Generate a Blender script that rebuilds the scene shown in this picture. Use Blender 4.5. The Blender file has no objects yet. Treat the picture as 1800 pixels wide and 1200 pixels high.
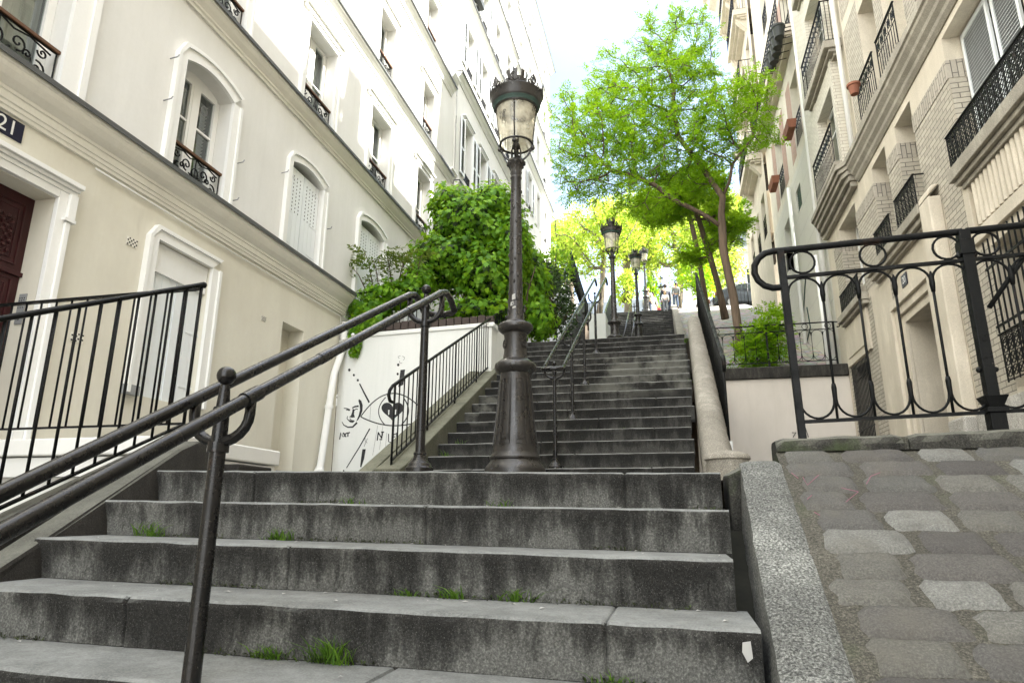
import bpy, bmesh, math, random
import numpy as np
from mathutils import Vector, Matrix, noise
R=math.radians; PI=math.pi
rnd=random.Random(7)
sc=bpy.context.scene; COL=sc.collection
# ------------------------------------------------------------------ camera
F=1175.0; PITCH=math.atan(310.5/F); YAW=math.atan(292*math.cos(PITCH)/F); ROLL=R(-0.3)
FW=Vector((-math.sin(YAW)*math.cos(PITCH),math.cos(YAW)*math.cos(PITCH),math.sin(PITCH)))
RT0=Vector((math.cos(YAW),math.sin(YAW),0)); UP0=RT0.cross(FW)
RT=RT0*math.cos(ROLL)-UP0*math.sin(ROLL); UP=UP0*math.cos(ROLL)+RT0*math.sin(ROLL)
def at(x,y,X=None,Y=None,Z=None):
    "point of the plane X / Y / Z = const seen at photo pixel (x, y); used to survey real planes"
    d=FW*F+RT*(x-900)+UP*(600-y)
    t=X/d[0] if X is not None else (Y/d[1] if Y is not None else Z/d[2])
    return d*t
cam=bpy.data.cameras.new('camera'); cam.sensor_width=36; cam.lens=F/1800*36
cam.clip_start=.05; cam.clip_end=2000
co=bpy.data.objects.new('camera',cam); COL.objects.link(co)
m=Matrix((RT,UP,-FW)).transposed().to_4x4(); co.matrix_world=m; sc.camera=co
# ------------------------------------------------------------------ light
SUN_EL=R(46); SUN_AZ=R(8)     # azimuth measured from +X towards +Y
sd=Vector((math.cos(SUN_EL)*math.cos(SUN_AZ),math.cos(SUN_EL)*math.sin(SUN_AZ),math.sin(SUN_EL)))
w=bpy.data.worlds.new('World'); sc.world=w; w.use_nodes=True
nt=w.node_tree; bg=nt.nodes['Background']
sky=nt.nodes.new('ShaderNodeTexSky'); sky.sky_type='NISHITA'; sky.sun_disc=False
sky.sun_elevation=SUN_EL; sky.sun_rotation=math.atan2(sd.x,sd.y); sky.air_density=1.0; sky.dust_density=1.6; sky.ozone_density=1.2
# cloud veil, bright part added out of view behind camera to light the street
tc=nt.nodes.new('ShaderNodeTexCoord'); mp=nt.nodes.new('ShaderNodeMapping'); mp.inputs['Scale'].default_value=(2,2,5)
nz=nt.nodes.new('ShaderNodeTexNoise'); nz.inputs['Scale'].default_value=1.6; nz.inputs['Detail'].default_value=7
cr=nt.nodes.new('ShaderNodeValToRGB'); cr.color_ramp.elements[0].position=.38; cr.color_ramp.elements[1].position=.75
cr.color_ramp.elements[0].color=(.35,.35,.35,1); cr.color_ramp.elements[1].color=(.9,.9,.9,1)
mx=nt.nodes.new('ShaderNodeMix'); mx.data_type='RGBA'
nt.links.new(tc.outputs['Generated'],mp.inputs[0]); nt.links.new(mp.outputs[0],nz.inputs['Vector']); nt.links.new(nz.outputs['Fac'],cr.inputs[0])
sx=nt.nodes.new('ShaderNodeSeparateXYZ'); nt.links.new(tc.outputs['Generated'],sx.inputs[0])
mr=nt.nodes.new('ShaderNodeMapRange'); mr.inputs[1].default_value=.75; mr.inputs[2].default_value=-.1; nt.links.new(sx.outputs[1],mr.inputs[0])
mm=nt.nodes.new('ShaderNodeMath'); mm.operation='MULTIPLY'; nt.links.new(mr.outputs[0],mm.inputs[0]); nt.links.new(cr.outputs[0],mm.inputs[1])
ma=nt.nodes.new('ShaderNodeMath'); ma.operation='MULTIPLY_ADD'; ma.inputs[1].default_value=.14; nt.links.new(nz.outputs['Fac'],ma.inputs[0]); nt.links.new(mm.outputs[0],ma.inputs[2])
nt.links.new(ma.outputs[0],mx.inputs['Factor']); nt.links.new(sky.outputs[0],mx.inputs['A']); mx.inputs['B'].default_value=(12.5,12.4,12.0,1)
nt.links.new(mx.outputs['Result'],bg.inputs[0]); bg.inputs[1].default_value=.09
sl=bpy.data.lights.new('sun','SUN'); sl.energy=4.4; sl.angle=R(.5); sl.color=(1,.965,.91)
so=bpy.data.objects.new('sun',sl); COL.objects.link(so); so.rotation_euler=sd.to_track_quat('Z','Y').to_euler()
sc.view_settings.view_transform='Standard'; sc.view_settings.look='None'; sc.view_settings.gamma=1
sc.view_settings.exposure=2.6
sc.render.engine='CYCLES'
# ------------------------------------------------------------------ materials
M={}
def newmat(name):
    m=bpy.data.materials.new(name); m.use_nodes=True; M[name]=m
    n=m.node_tree; b=n.nodes['Principled BSDF']; return m,n,b
def N(n,t,**k):
    x=n.nodes.new(t)
    for a,v in k.items():
        if a in x.inputs: x.inputs[a].default_value=v
        else: setattr(x,a,v)
    return x
def pos(n,scale=(1,1,1)):
    g=N(n,'ShaderNodeNewGeometry'); mp=N(n,'ShaderNodeMapping'); mp.inputs['Scale'].default_value=scale
    n.links.new(g.outputs['Position'],mp.inputs[0]); return mp.outputs[0]
def noi(n,vec,scale,detail=4,rough=.55):
    x=N(n,'ShaderNodeTexNoise'); x.inputs['Scale'].default_value=scale; x.inputs['Detail'].default_value=detail; x.inputs['Roughness'].default_value=rough
    n.links.new(vec,x.inputs['Vector']); return x.outputs['Fac']
def ramp(n,fac,stops):
    r=N(n,'ShaderNodeValToRGB'); e=r.color_ramp.elements
    while len(e)<len(stops): e.new(.5)
    for i,(p,c) in enumerate(stops):
        e[i].position=p; e[i].color=(c,c,c,1) if isinstance(c,(int,float)) else (*c,1)
    n.links.new(fac,r.inputs[0]); return r.outputs[0]
def mixc(n,f,a,b,mode='MIX'):
    x=N(n,'ShaderNodeMix'); x.data_type='RGBA'; x.blend_type=mode
    for k,v in (('Factor',f),('A',a),('B',b)):
        if isinstance(v,(int,float)): x.inputs[k].default_value=v
        elif isinstance(v,tuple): x.inputs[k].default_value=(*v,1)
        else: n.links.new(v,x.inputs[k])
    return x.outputs['Result']
def bump(n,b,h,strength=.3,dist=.01):
    x=N(n,'ShaderNodeBump'); x.inputs['Strength'].default_value=strength; x.inputs['Distance'].default_value=dist
    n.links.new(h,x.inputs['Height']); n.links.new(x.outputs[0],b.inputs['Normal'])
def math_(n,op,a,b=0.,c=None):
    x=N(n,'ShaderNodeMath'); x.operation=op
    for i,v in enumerate((a,b)+((c,) if c is not None else ())):
        if isinstance(v,(int,float)): x.inputs[i].default_value=v
        else: n.links.new(v,x.inputs[i])
    return x.outputs[0]
def dirty(name,col,dark,rough=.8,s1=1.3,s2=30,amt=.5,stretch=(1,1,.35),bmp=.15,spec=.3):
    "painted or plain surface with weather stains of its own"
    m,n,b=newmat(name)
    f=noi(n,pos(n,stretch),s1,8,.65); g=noi(n,pos(n),s2,5)
    c=mixc(n,ramp(n,f,[(.38,0.),(.72,amt)]),col,dark)
    if name.startswith(('plaster','trim','mural','beige','cornice')):
        c=mixc(n,ramp(n,noi(n,pos(n,(5,5,.22)),1.4,7,.7),[(.52,0.),(.76,.24)]),c,dark); c=mixc(n,ramp(n,noi(n,pos(n),.45,4),[(.45,0.),(.65,.30)]),c,tuple(x*.93 for x in dark))
    c2=mixc(n,ramp(n,g,[(.3,.0),(.8,.16)]),c,dark)
    if name in('rail_iron','lamp_iron','iron'):   # chipped and dusty paint, a little rust
        c2=mixc(n,ramp(n,noi(n,pos(n),34,4,.6),[(.70,0.),(.73,.8)]),c2,(.13,.12,.105)); c2=mixc(n,ramp(n,noi(n,pos(n),7,6,.7),[(.60,0.),(.70,.45)]),c2,(.05,.028,.018))
        rv_=ramp(n,noi(n,pos(n),11,5,.7),[(.35,rough*.75),(.7,min(1,rough*2.1))]); n.links.new(rv_,b.inputs['Roughness'])
    n.links.new(c2,b.inputs['Base Color']); b.inputs['Specular IOR Level'].default_value=spec
    if not b.inputs['Roughness'].is_linked: b.inputs['Roughness'].default_value=rough
    bump(n,b,g,bmp,.004); return m
dirty('plaster_white',(.74,.735,.70),(.55,.54,.49),.85,.9,24,.55,(1,1,.25))
dirty('plaster_cream',(.72,.70,.60),(.54,.50,.41),.85,.8,24,.6,(1,1,.35))
dirty('plaster_plain',(.70,.66,.58),(.50,.47,.40),.85,.5,20,.5)
dirty('trim_white',(.82,.82,.79),(.66,.66,.62),.6,1.2,40,.3)
dirty('cornice_cream',(.80,.78,.70),(.50,.47,.40),.75,2.5,40,.35,(1,.3,2))
dirty('zinc',(.10,.105,.10),(.05,.05,.05),.5,3,60,.5)
dirty('zinc_roof',(.25,.28,.30),(.16,.18,.2),.45,3,60,.5)
dirty('mural_wall',(.80,.81,.78),(.60,.62,.58),.8,1.1,30,.35,(1,1,.3))
dirty('beige_wall',(.66,.61,.54),(.46,.42,.36),.85,1.1,30,.5,(1,1,.4))
dirty('shutter_paint',(.76,.79,.79),(.60,.63,.63),.5,2,50,.3)
dirty('maroon_paint',(.042,.009,.010),(.02,.005,.005),.38,3,50,.6)
dirty('wood_rail',(.13,.06,.028),(.06,.03,.015),.45,8,60,.6)
dirty('iron',(.004,.0045,.0045),(.02,.021,.021),.34,9,120,.2,(1,1,1),.35,.14)
dirty('rail_iron',(.004,.0042,.0045),(.035,.03,.026),.20,6,90,.25,(1,1,1),.12,.38)
dirty('lamp_iron',(.012,.0105,.0095),(.035,.031,.027),.27,5,70,.6,(1,1,.5),.35,.6)
dirty('lamp_green',(.04,.085,.07),(.03,.035,.03),.5,10,70,.8,(1,1,1),.3)
dirty('dark_interior',(.03,.028,.025),(.015,.015,.015),.9)
dirty('curtain',(.62,.60,.55),(.42,.40,.36),.9,5,30,.5,(6,6,.2))
dirty('terracotta',(.27,.11,.065),(.15,.06,.04),.8,6,40,.6)
dirty('black_plastic',(.02,.025,.022),(.05,.05,.045),.5,6,40,.6)
dirty('paint_black',(.02,.02,.022),(.09,.09,.09),.7,6,60,.4)
dirty('grey_box',(.30,.31,.31),(.16,.16,.16),.5,6,40,.6)
dirty('enamel_blue',(.006,.008,.026),(.01,.01,.03),.3,4,40,.4)
dirty('enamel_white',(.8,.8,.78),(.6,.6,.55),.3,4,40,.4)
dirty('soil',(.10,.075,.05),(.05,.04,.03),.95,5,40,.8,(1,1,1),.6)
dirty('panel_dark',(.035,.037,.04),(.07,.07,.07),.5,3,40,.6)
dirty('bark',(.16,.115,.08),(.05,.037,.028),.9,11,50,1.,(1,1,.12),1.)
dirty('bark_pale',(.24,.20,.15),(.08,.065,.05),.9,9,50,1.,(1,1,.15),1.)
dirty('far_wall',(.72,.74,.74),(.55,.57,.58),.8,.4,20,.4)
dirty('roof_dark',(.09,.095,.11),(.05,.05,.06),.6,2,30,.5)
dirty('joint_dark',(.010,.010,.008),(.05,.05,.03),.95)
dirty('litter',(.42,.42,.40),(.25,.24,.22),.8)
Z1_,ZU_,SH_=.206,.318,-.0143
def stone(name,a,b_,sc1,top=None,streak=True,patch=False,rough=.85,speck=.5,moss=.0,grime=None):
    m,n,b=newmat(name)
    sp=noi(n,pos(n),130,4,.7); sp2=noi(n,pos(n),300,2,.6)
    st=noi(n,pos(n,(6,6,1.7) if streak else (1,1,1)),sc1,7,.72)
    big=noi(n,pos(n),1.1,5,.6)
    v=math_(n,'ADD',math_(n,'MULTIPLY',st,.6),math_(n,'MULTIPLY',big,.4))
    if grime:   # dark run-off crust hanging from each nosing, paler scrubbed patches lower on the riser
        gg=N(n,'ShaderNodeNewGeometry'); ss=N(n,'ShaderNodeSeparateXYZ'); n.links.new(gg.outputs['Position'],ss.inputs[0])
        zz=math_(n,'SUBTRACT',math_(n,'SUBTRACT',ss.outputs[2],grime[0]),math_(n,'MULTIPLY',math_(n,'SUBTRACT',ss.outputs[0],.25),grime[1]))
        fr=math_(n,'FRACT',math_(n,'DIVIDE',math_(n,'ADD',zz,1.7-.004),.17))
        drip=noi(n,pos(n,(16,16,.8)),1.,5,.7)
        v=math_(n,'ADD',v,math_(n,'MULTIPLY',math_(n,'SUBTRACT',.42,fr),.16)); v=math_(n,'ADD',v,math_(n,'MULTIPLY',math_(n,'SUBTRACT',drip,.5),.22))
        pt_=noi(n,pos(n,(1,1,1)),1.7,3,.5); v=math_(n,'ADD',v,math_(n,'MULTIPLY',math_(n,'SUBTRACT',pt_,.5),.5))
        v=math_(n,'MULTIPLY_ADD',v,1.6,-.27)
    c=mixc(n,ramp(n,v,[(.40,0.),(.52,.30),(.64,1.)]),b_,a)
    vs=N(n,'ShaderNodeVectorMath'); vs.operation='SCALE'; n.links.new(c,vs.inputs[0])
    rr=ramp(n,sp,[(.36,0.),(.52,.33),(.68,1.)]); n.links.new(math_(n,'MULTIPLY_ADD',rr,speck*3.0,1-speck*.95),vs.inputs['Scale']); c=vs.outputs[0]
    c=mixc(n,ramp(n,sp2,[(.62,0.),(.75,.6)]),c,tuple(min(1,x*2.6) for x in a))
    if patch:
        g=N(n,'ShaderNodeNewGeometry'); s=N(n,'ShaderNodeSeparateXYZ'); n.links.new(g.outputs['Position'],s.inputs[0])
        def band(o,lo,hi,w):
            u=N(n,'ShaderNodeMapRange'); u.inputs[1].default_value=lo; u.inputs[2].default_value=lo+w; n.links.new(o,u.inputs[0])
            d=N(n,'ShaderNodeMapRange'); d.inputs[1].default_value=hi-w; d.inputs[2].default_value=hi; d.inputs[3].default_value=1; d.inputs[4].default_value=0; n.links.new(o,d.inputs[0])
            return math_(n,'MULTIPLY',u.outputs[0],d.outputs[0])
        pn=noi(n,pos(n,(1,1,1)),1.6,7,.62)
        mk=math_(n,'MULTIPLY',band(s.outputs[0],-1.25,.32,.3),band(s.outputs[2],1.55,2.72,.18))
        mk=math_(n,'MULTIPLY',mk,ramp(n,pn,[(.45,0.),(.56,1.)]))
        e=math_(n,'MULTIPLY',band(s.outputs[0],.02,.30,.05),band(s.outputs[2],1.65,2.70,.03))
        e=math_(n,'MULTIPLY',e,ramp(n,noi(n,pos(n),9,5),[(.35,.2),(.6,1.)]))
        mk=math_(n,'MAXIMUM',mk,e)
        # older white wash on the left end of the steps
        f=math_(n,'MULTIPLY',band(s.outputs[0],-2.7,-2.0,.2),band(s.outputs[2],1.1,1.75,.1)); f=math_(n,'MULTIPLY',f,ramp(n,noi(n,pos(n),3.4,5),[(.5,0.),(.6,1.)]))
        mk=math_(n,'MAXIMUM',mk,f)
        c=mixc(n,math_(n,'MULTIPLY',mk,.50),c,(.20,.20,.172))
    if moss:
        c=mixc(n,ramp(n,noi(n,pos(n),5,6),[(.56,0.),(.7,moss)]),c,(.05,.07,.025))
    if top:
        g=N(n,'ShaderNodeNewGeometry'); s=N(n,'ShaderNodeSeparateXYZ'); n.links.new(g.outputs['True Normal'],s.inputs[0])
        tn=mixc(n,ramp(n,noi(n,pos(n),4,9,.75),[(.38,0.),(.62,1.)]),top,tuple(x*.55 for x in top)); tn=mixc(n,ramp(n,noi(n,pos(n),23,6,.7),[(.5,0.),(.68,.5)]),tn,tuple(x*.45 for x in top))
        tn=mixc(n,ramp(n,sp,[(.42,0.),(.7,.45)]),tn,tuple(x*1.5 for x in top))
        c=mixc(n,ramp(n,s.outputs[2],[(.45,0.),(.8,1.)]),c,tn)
    n.links.new(c,b.inputs['Base Color']); b.inputs['Roughness'].default_value=rough; b.inputs['Specular IOR Level'].default_value=.25
    bump(n,b,math_(n,'ADD',sp,math_(n,'MULTIPLY',st,.8)),.55,.006); return m
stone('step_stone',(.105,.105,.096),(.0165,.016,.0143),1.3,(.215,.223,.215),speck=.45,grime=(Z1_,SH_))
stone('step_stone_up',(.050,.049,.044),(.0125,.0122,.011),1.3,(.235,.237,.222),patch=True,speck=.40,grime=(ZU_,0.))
stone('stringer_dark',(.045,.041,.035),(.02,.0185,.016),1.3,(.13,.13,.11),speck=.3)
stone('stringer_moss',(.135,.13,.10),(.08,.08,.055),1.6,(.17,.17,.125),moss=.5)
stone('granite_pale',(.18,.185,.172),(.09,.092,.086),2.2,None,False,speck=.8)
stone('cheek_stone',(.34,.315,.265),(.20,.185,.155),1.2,None,True,speck=.4)
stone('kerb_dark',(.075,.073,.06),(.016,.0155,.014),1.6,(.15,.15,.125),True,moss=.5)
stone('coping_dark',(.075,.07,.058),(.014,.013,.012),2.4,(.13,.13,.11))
stone('plinth_stone',(.46,.44,.40),(.30,.285,.25),1.,None,True,speck=.6)
stone('facade_stone',(.66,.60,.49),(.50,.45,.36),.5,None,True,speck=.12)
stone('sill_stone',(.42,.39,.32),(.24,.22,.18),.5,None,True,speck=.25)
stone('mortar',(.10,.095,.078),(.055,.052,.042),2,None,False,speck=.6,moss=.3)
stone('paving',(.22,.21,.19),(.13,.125,.11),1.5,None,False,speck=.5)
stone('ashlar_pale',(.68,.64,.54),(.55,.51,.42),.5,None,True,speck=.1)
# setts: each stone its own tint
m,n,b=newmat('sett_stone'); g=N(n,'ShaderNodeNewGeometry')
c=ramp(n,g.outputs['Random Per Island'],[(0,(.065,.060,.056)),(.3,(.105,.099,.090)),(.5,(.085,.085,.079)),(.7,(.13,.126,.108)),(.9,(.155,.155,.14)),(1,(.21,.212,.195))])
sp=noi(n,pos(n),150,4,.75); vs=N(n,'ShaderNodeVectorMath'); vs.operation='SCALE'; n.links.new(c,vs.inputs[0]); n.links.new(math_(n,'MULTIPLY_ADD',ramp(n,sp,[(.36,0.),(.52,.4),(.68,1.)]),.9,.55),vs.inputs['Scale']); c=mixc(n,ramp(n,noi(n,pos(n),14,6),[(.46,0.),(.66,.35)]),vs.outputs[0],(.06,.055,.05)); c=mixc(n,ramp(n,noi(n,pos(n),4,5),[(.5,0.),(.7,.4)]),c,(.13,.12,.095))
n.links.new(c,b.inputs['Base Color']); b.inputs['Roughness'].default_value=.75; bump(n,b,noi(n,pos(n),45,6,.75),1.,.010)
m,n,b=newmat('ramp_setts')
v=N(n,'ShaderNodeTexVoronoi'); v.inputs['Scale'].default_value=1; v.feature='F1'; n.links.new(pos(n,(5,7,.1)),v.inputs['Vector'])
ve=N(n,'ShaderNodeTexVoronoi'); ve.feature='DISTANCE_TO_EDGE'; ve.inputs['Scale'].default_value=1; n.links.new(pos(n,(5,7,.1)),ve.inputs['Vector'])
c=mixc(n,ramp(n,noi(n,pos(n),3,5),[(.3,0.),(.7,1.)]),(.36,.34,.31),(.24,.225,.21)); c=mixc(n,.35,c,v.outputs['Color'],'SOFT_LIGHT')
c=mixc(n,ramp(n,ve.outputs['Distance'],[(.03,1.),(.10,0.)]),c,(.16,.15,.12)); n.links.new(c,b.inputs['Base Color']); b.inputs['Roughness'].default_value=.85
bump(n,b,ve.outputs['Distance'],.6,.03)
# brick
def brick(name,c1,c2,mo,w_=.22,h_=.065,vert=False):
    m,n,b=newmat(name); g=N(n,'ShaderNodeNewGeometry'); s=N(n,'ShaderNodeSeparateXYZ'); n.links.new(g.outputs['Position'],s.inputs[0])
    u=math_(n,'ADD',s.outputs[0],s.outputs[1]); cb=N(n,'ShaderNodeCombineXYZ')
    n.links.new(s.outputs[2] if vert else u,cb.inputs[0]); n.links.new(u if vert else s.outputs[2],cb.inputs[1])
    t=N(n,'ShaderNodeTexBrick'); t.inputs['Scale'].default_value=1; t.inputs['Mortar Size'].default_value=.006; t.inputs['Brick Width'].default_value=w_; t.inputs['Row Height'].default_value=h_
    t.inputs['Mortar Smooth'].default_value=.2; t.inputs['Bias'].default_value=-.1
    t.inputs['Color1'].default_value=(*c1,1); t.inputs['Color2'].default_value=(*c2,1); t.inputs['Mortar'].default_value=(*mo,1)
    n.links.new(cb.outputs[0],t.inputs['Vector'])
    c=mixc(n,ramp(n,noi(n,pos(n),35,5),[(.35,0.),(.75,.35)]),t.outputs['Color'],tuple(x*.55 for x in c1))
    n.links.new(c,b.inputs['Base Color']); b.inputs['Roughness'].default_value=.8
    bump(n,b,math_(n,'SUBTRACT',1.,t.outputs['Fac']),.7,.008)
brick('brick_grey',(.46,.42,.34),(.35,.32,.26),(.10,.09,.075),.23,.075)
brick('brick_soldier',(.44,.40,.33),(.33,.30,.25),(.09,.08,.07),.30,.072,True)
brick('brick_pink',(.42,.27,.20),(.33,.21,.16),(.36,.31,.26),.22,.07)
brick('brick_white',(.60,.57,.48),(.52,.49,.41),(.30,.27,.22),.23,.075)
brick('ashlar_joint',(.62,.60,.53),(.58,.56,.49),(.42,.40,.35),1.1,.55)
# glass
def glass(name,tint,tr,gl=.35,rough=.02):
    m=bpy.data.materials.new(name); m.use_nodes=True; M[name]=m; n=m.node_tree; n.nodes.clear()
    o=N(n,'ShaderNodeOutputMaterial'); t=N(n,'ShaderNodeBsdfTransparent'); t.inputs[0].default_value=(*tint,1)
    g=N(n,'ShaderNodeBsdfGlossy'); g.inputs['Roughness'].default_value=rough; g.inputs['Color'].default_value=(.9,.95,.95,1)
    d=N(n,'ShaderNodeBsdfDiffuse'); d.inputs[0].default_value=(.62,.58,.46,1)
    a=N(n,'ShaderNodeMixShader'); a.inputs[0].default_value=gl; n.links.new(t.outputs[0],a.inputs[1]); n.links.new(g.outputs[0],a.inputs[2])
    if tr<1:
        k=N(n,'ShaderNodeMixShader'); dn=ramp(n,noi(n,pos(n),7,5,.6),[(.3,(1-tr)*.3),(.75,min(1,(1-tr)*1.6))]); n.links.new(dn,k.inputs[0])
        n.links.new(a.outputs[0],k.inputs[1]); n.links.new(d.outputs[0],k.inputs[2]); n.links.new(k.outputs[0],o.inputs[0])
    else: n.links.new(a.outputs[0],o.inputs[0])
glass('window_glass',(.45,.5,.48),1,.17); glass('lamp_glass',(.95,.92,.82),.42,.06,.15)
# foliage
def leafmat(name,c0,c1,c2,tl=.45,tcol=None):
    m,n,b=newmat(name); g=N(n,'ShaderNodeNewGeometry')
    c=ramp(n,g.outputs['Random Per Island'],[(0,c0),(.5,c1),(1,c2)])
    big=noi(n,pos(n),1.6,3); c=mixc(n,ramp(n,big,[(.35,0.),(.7,.5)]),c,c0)
    n.links.new(c,b.inputs['Base Color']); b.inputs['Roughness'].default_value=.5; b.inputs['Specular IOR Level'].default_value=.35
    t=N(n,'ShaderNodeBsdfTranslucent'); tc_=mixc(n,.5,c,tcol or c2); n.links.new(tc_,t.inputs[0])
    x=N(n,'ShaderNodeMixShader'); x.inputs[0].default_value=tl; n.links.new(b.outputs[0],x.inputs[1]); n.links.new(t.outputs[0],x.inputs[2])
    n.links.new(x.outputs[0],n.nodes['Material Output'].inputs[0])
leafmat('leaf_robinia',(.065,.18,.006),(.14,.31,.010),(.28,.43,.02),.58,(.54,.82,.02))
leafmat('leaf_spring',(.17,.28,.02),(.30,.42,.03),(.44,.55,.06),.6,(.68,.82,.10))
leafmat('leaf_ivy',(.04,.13,.006),(.14,.34,.012),(.30,.52,.025),.42,(.55,.80,.03))
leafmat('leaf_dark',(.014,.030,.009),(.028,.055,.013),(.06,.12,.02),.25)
leafmat('leaf_fern',(.05,.11,.012),(.10,.17,.02),(.20,.24,.04),.45)
leafmat('moss_dark',(.012,.014,.007),(.03,.035,.012),(.06,.09,.02),.2)
leafmat('grass_green',(.04,.10,.01),(.09,.20,.015),(.17,.30,.03),.4)
def plain(name,c,rough=.6):
    m,n,b=newmat(name); v=noi(n,pos(n),14,4); n.links.new(mixc(n,ramp(n,v,[(.35,0.),(.7,.35)]),c,tuple(x*.6 for x in c)),b.inputs['Base Color']); b.inputs['Roughness'].default_value=rough
plain('skin',(.55,.33,.24)); plain('hair_dark',(.03,.022,.018)); plain('hair_fair',(.35,.22,.1)); plain('cloth_navy',(.02,.025,.045)); plain('cloth_white',(.75,.74,.72)); plain('cloth_blue',(.04,.14,.42)); plain('cloth_grey',(.2,.21,.23)); plain('cloth_pale',(.62,.60,.52)); plain('cloth_red',(.5,.04,.05)); plain('cloth_jeans',(.06,.09,.16))
plain('car_paint',(.035,.045,.055),.25); plain('tyre',(.02,.02,.02),.9); plain('chalk_pink',(.26,.11,.15),.95); plain('brick_dark',(.06,.045,.038),.9)
m,n,b=newmat('car_glass'); b.inputs['Base Color'].default_value=(.02,.03,.03,1); b.inputs['Roughness'].default_value=.05
# ------------------------------------------------------------------ mesh helpers
WORLD=set()   # roots whose parts are modelled in world coordinates
class MB:
    def __init__(s): s.v=[]; s.f=[]
    def quad(s,*p):
        i=len(s.v); s.v+= [tuple(q) for q in p]; s.f.append(tuple(range(i,i+len(p)))); return s
    def box(s,x0,x1,y0,y1,z0,z1):
        i=len(s.v); s.v+=[(x,y,z) for x in(x0,x1) for y in(y0,y1) for z in(z0,z1)]
        for f in((0,1,3,2),(4,6,7,5),(0,4,5,1),(2,3,7,6),(0,2,6,4),(1,5,7,3)): s.f.append(tuple(i+k for k in f))
        return s
    def hexa(s,p):   # 8 points: bottom 4 ccw, top 4 ccw
        i=len(s.v); s.v+=[tuple(q) for q in p]
        for f in((3,2,1,0),(4,5,6,7),(0,1,5,4),(1,2,6,5),(2,3,7,6),(3,0,4,7)): s.f.append(tuple(i+k for k in f))
        return s
    def prism(s,poly,axis,a,b,shear=None):  # poly in the other two axes, extruded along axis
        n=len(poly); i=len(s.v)
        def P(u,v,t):
            return {'x':(t,u,v),'y':(u,t,v),'z':(u,v,t)}[axis]
        s.v+=[P(u,v,a) for u,v in poly]+[P(u,v,b) for u,v in poly]
        for k in range(n): s.f.append((i+k,i+(k+1)%n,i+n+(k+1)%n,i+n+k))
        s.f.append(tuple(i+k for k in range(n))[::-1]); s.f.append(tuple(i+n+k for k in range(n))); return s
    def tube(s,pts,r,n=8,cap=True,closed=False):
        pts=[Vector(p) for p in pts]; m=len(pts); i0=len(s.v); rs=r if isinstance(r,(list,tuple)) else [r]*m
        prev=None
        for k in range(m):
            a=pts[(k-1)%m] if (k>0 or closed) else pts[k]; b=pts[(k+1)%m] if (k<m-1 or closed) else pts[k]
            t=(b-a); t=t.normalized() if t.length>1e-9 else Vector((0,0,1))
            if prev is None:
                u=t.orthogonal().normalized()
                if abs(t.z)<.99: u=t.cross(Vector((0,0,1))).normalized()
            else:
                u=prev-t*prev.dot(t); u=u.normalized() if u.length>1e-6 else t.orthogonal().normalized()
            prev=u; w_=t.cross(u)
            for j in range(n):
                an=2*PI*j/n+PI/n; s.v.append(tuple(pts[k]+(u*math.cos(an)+w_*math.sin(an))*rs[k]))
        K=m if closed else m-1
        for k in range(K):
            for j in range(n):
                a=i0+k*n; b=i0+((k+1)%m)*n; s.f.append((a+j,a+(j+1)%n,b+(j+1)%n,b+j))
        if cap and not closed:
            s.f.append(tuple(i0+j for j in range(n))[::-1]); s.f.append(tuple(i0+(m-1)*n+j for j in range(n)))
        return s
    def bar(s,a,b,w_,h=None,side=Vector((1,0,0))):  # rectangular bar
        a=Vector(a);b=Vector(b); h=h or w_; t=(b-a).normalized(); u=side-t*side.dot(t); u.normalize(); v=t.cross(u)
        p=[]
        for q in(a,b):
            for (i,j) in((-1,-1),(1,-1),(1,1),(-1,1)): p.append(q+u*i*w_/2+v*j*h/2)
        return s.hexa(p)
    def lathe(s,prof,c=(0,0,0),n=24,lobes=0,amp=0):
        i0=len(s.v)
        for (r,z) in prof:
            for j in range(n):
                an=2*PI*j/n; rr=r*(1+amp*math.cos(lobes*an)) if lobes else r
                s.v.append((c[0]+rr*math.cos(an),c[1]+rr*math.sin(an),c[2]+z))
        for k in range(len(prof)-1):
            for j in range(n):
                a=i0+k*n; s.f.append((a+j,a+(j+1)%n,a+n+(j+1)%n,a+n+j))
        if prof[0][0]>1e-4: s.f.append(tuple(i0+j for j in range(n))[::-1])
        if prof[-1][0]>1e-4: s.f.append(tuple(i0+(len(prof)-1)*n+j for j in range(n)))
        return s
    def ball(s,c,r,n=12,k=8,sc_=(1,1,1)):
        pr=[(max(1e-5,math.sin(PI*i/k))*r*sc_[0],-math.cos(PI*i/k)*r*sc_[2]) for i in range(k+1)]
        return s.lathe(pr,c,n)
    def add(s,o,mat=None):
        i=len(s.v); s.v+=[tuple((mat@Vector(p))) if mat else p for p in o.v]; s.f+=[tuple(i+k for k in f) for f in o.f]; return s
    def build_each(s,name,mat=None,parent=None,**k):
        "every loose piece becomes a part of its own"
        n=len(s.v); g=list(range(n))
        def fd(a):
            while g[a]!=a: g[a]=g[g[a]]; a=g[a]
            return a
        for f in s.f:
            for q in f[1:]: g[fd(q)]=fd(f[0])
        gr={}
        for f in s.f: gr.setdefault(fd(f[0]),[]).append(f)
        o=None
        for fs in gr.values():
            ids=sorted({q for f in fs for q in f}); mp_={q:i for i,q in enumerate(ids)}
            m=MB(); m.v=[s.v[q] for q in ids]; m.f=[tuple(mp_[q] for q in f) for f in fs]; o=m.build(name,mat,parent,**k)
        return o
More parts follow.
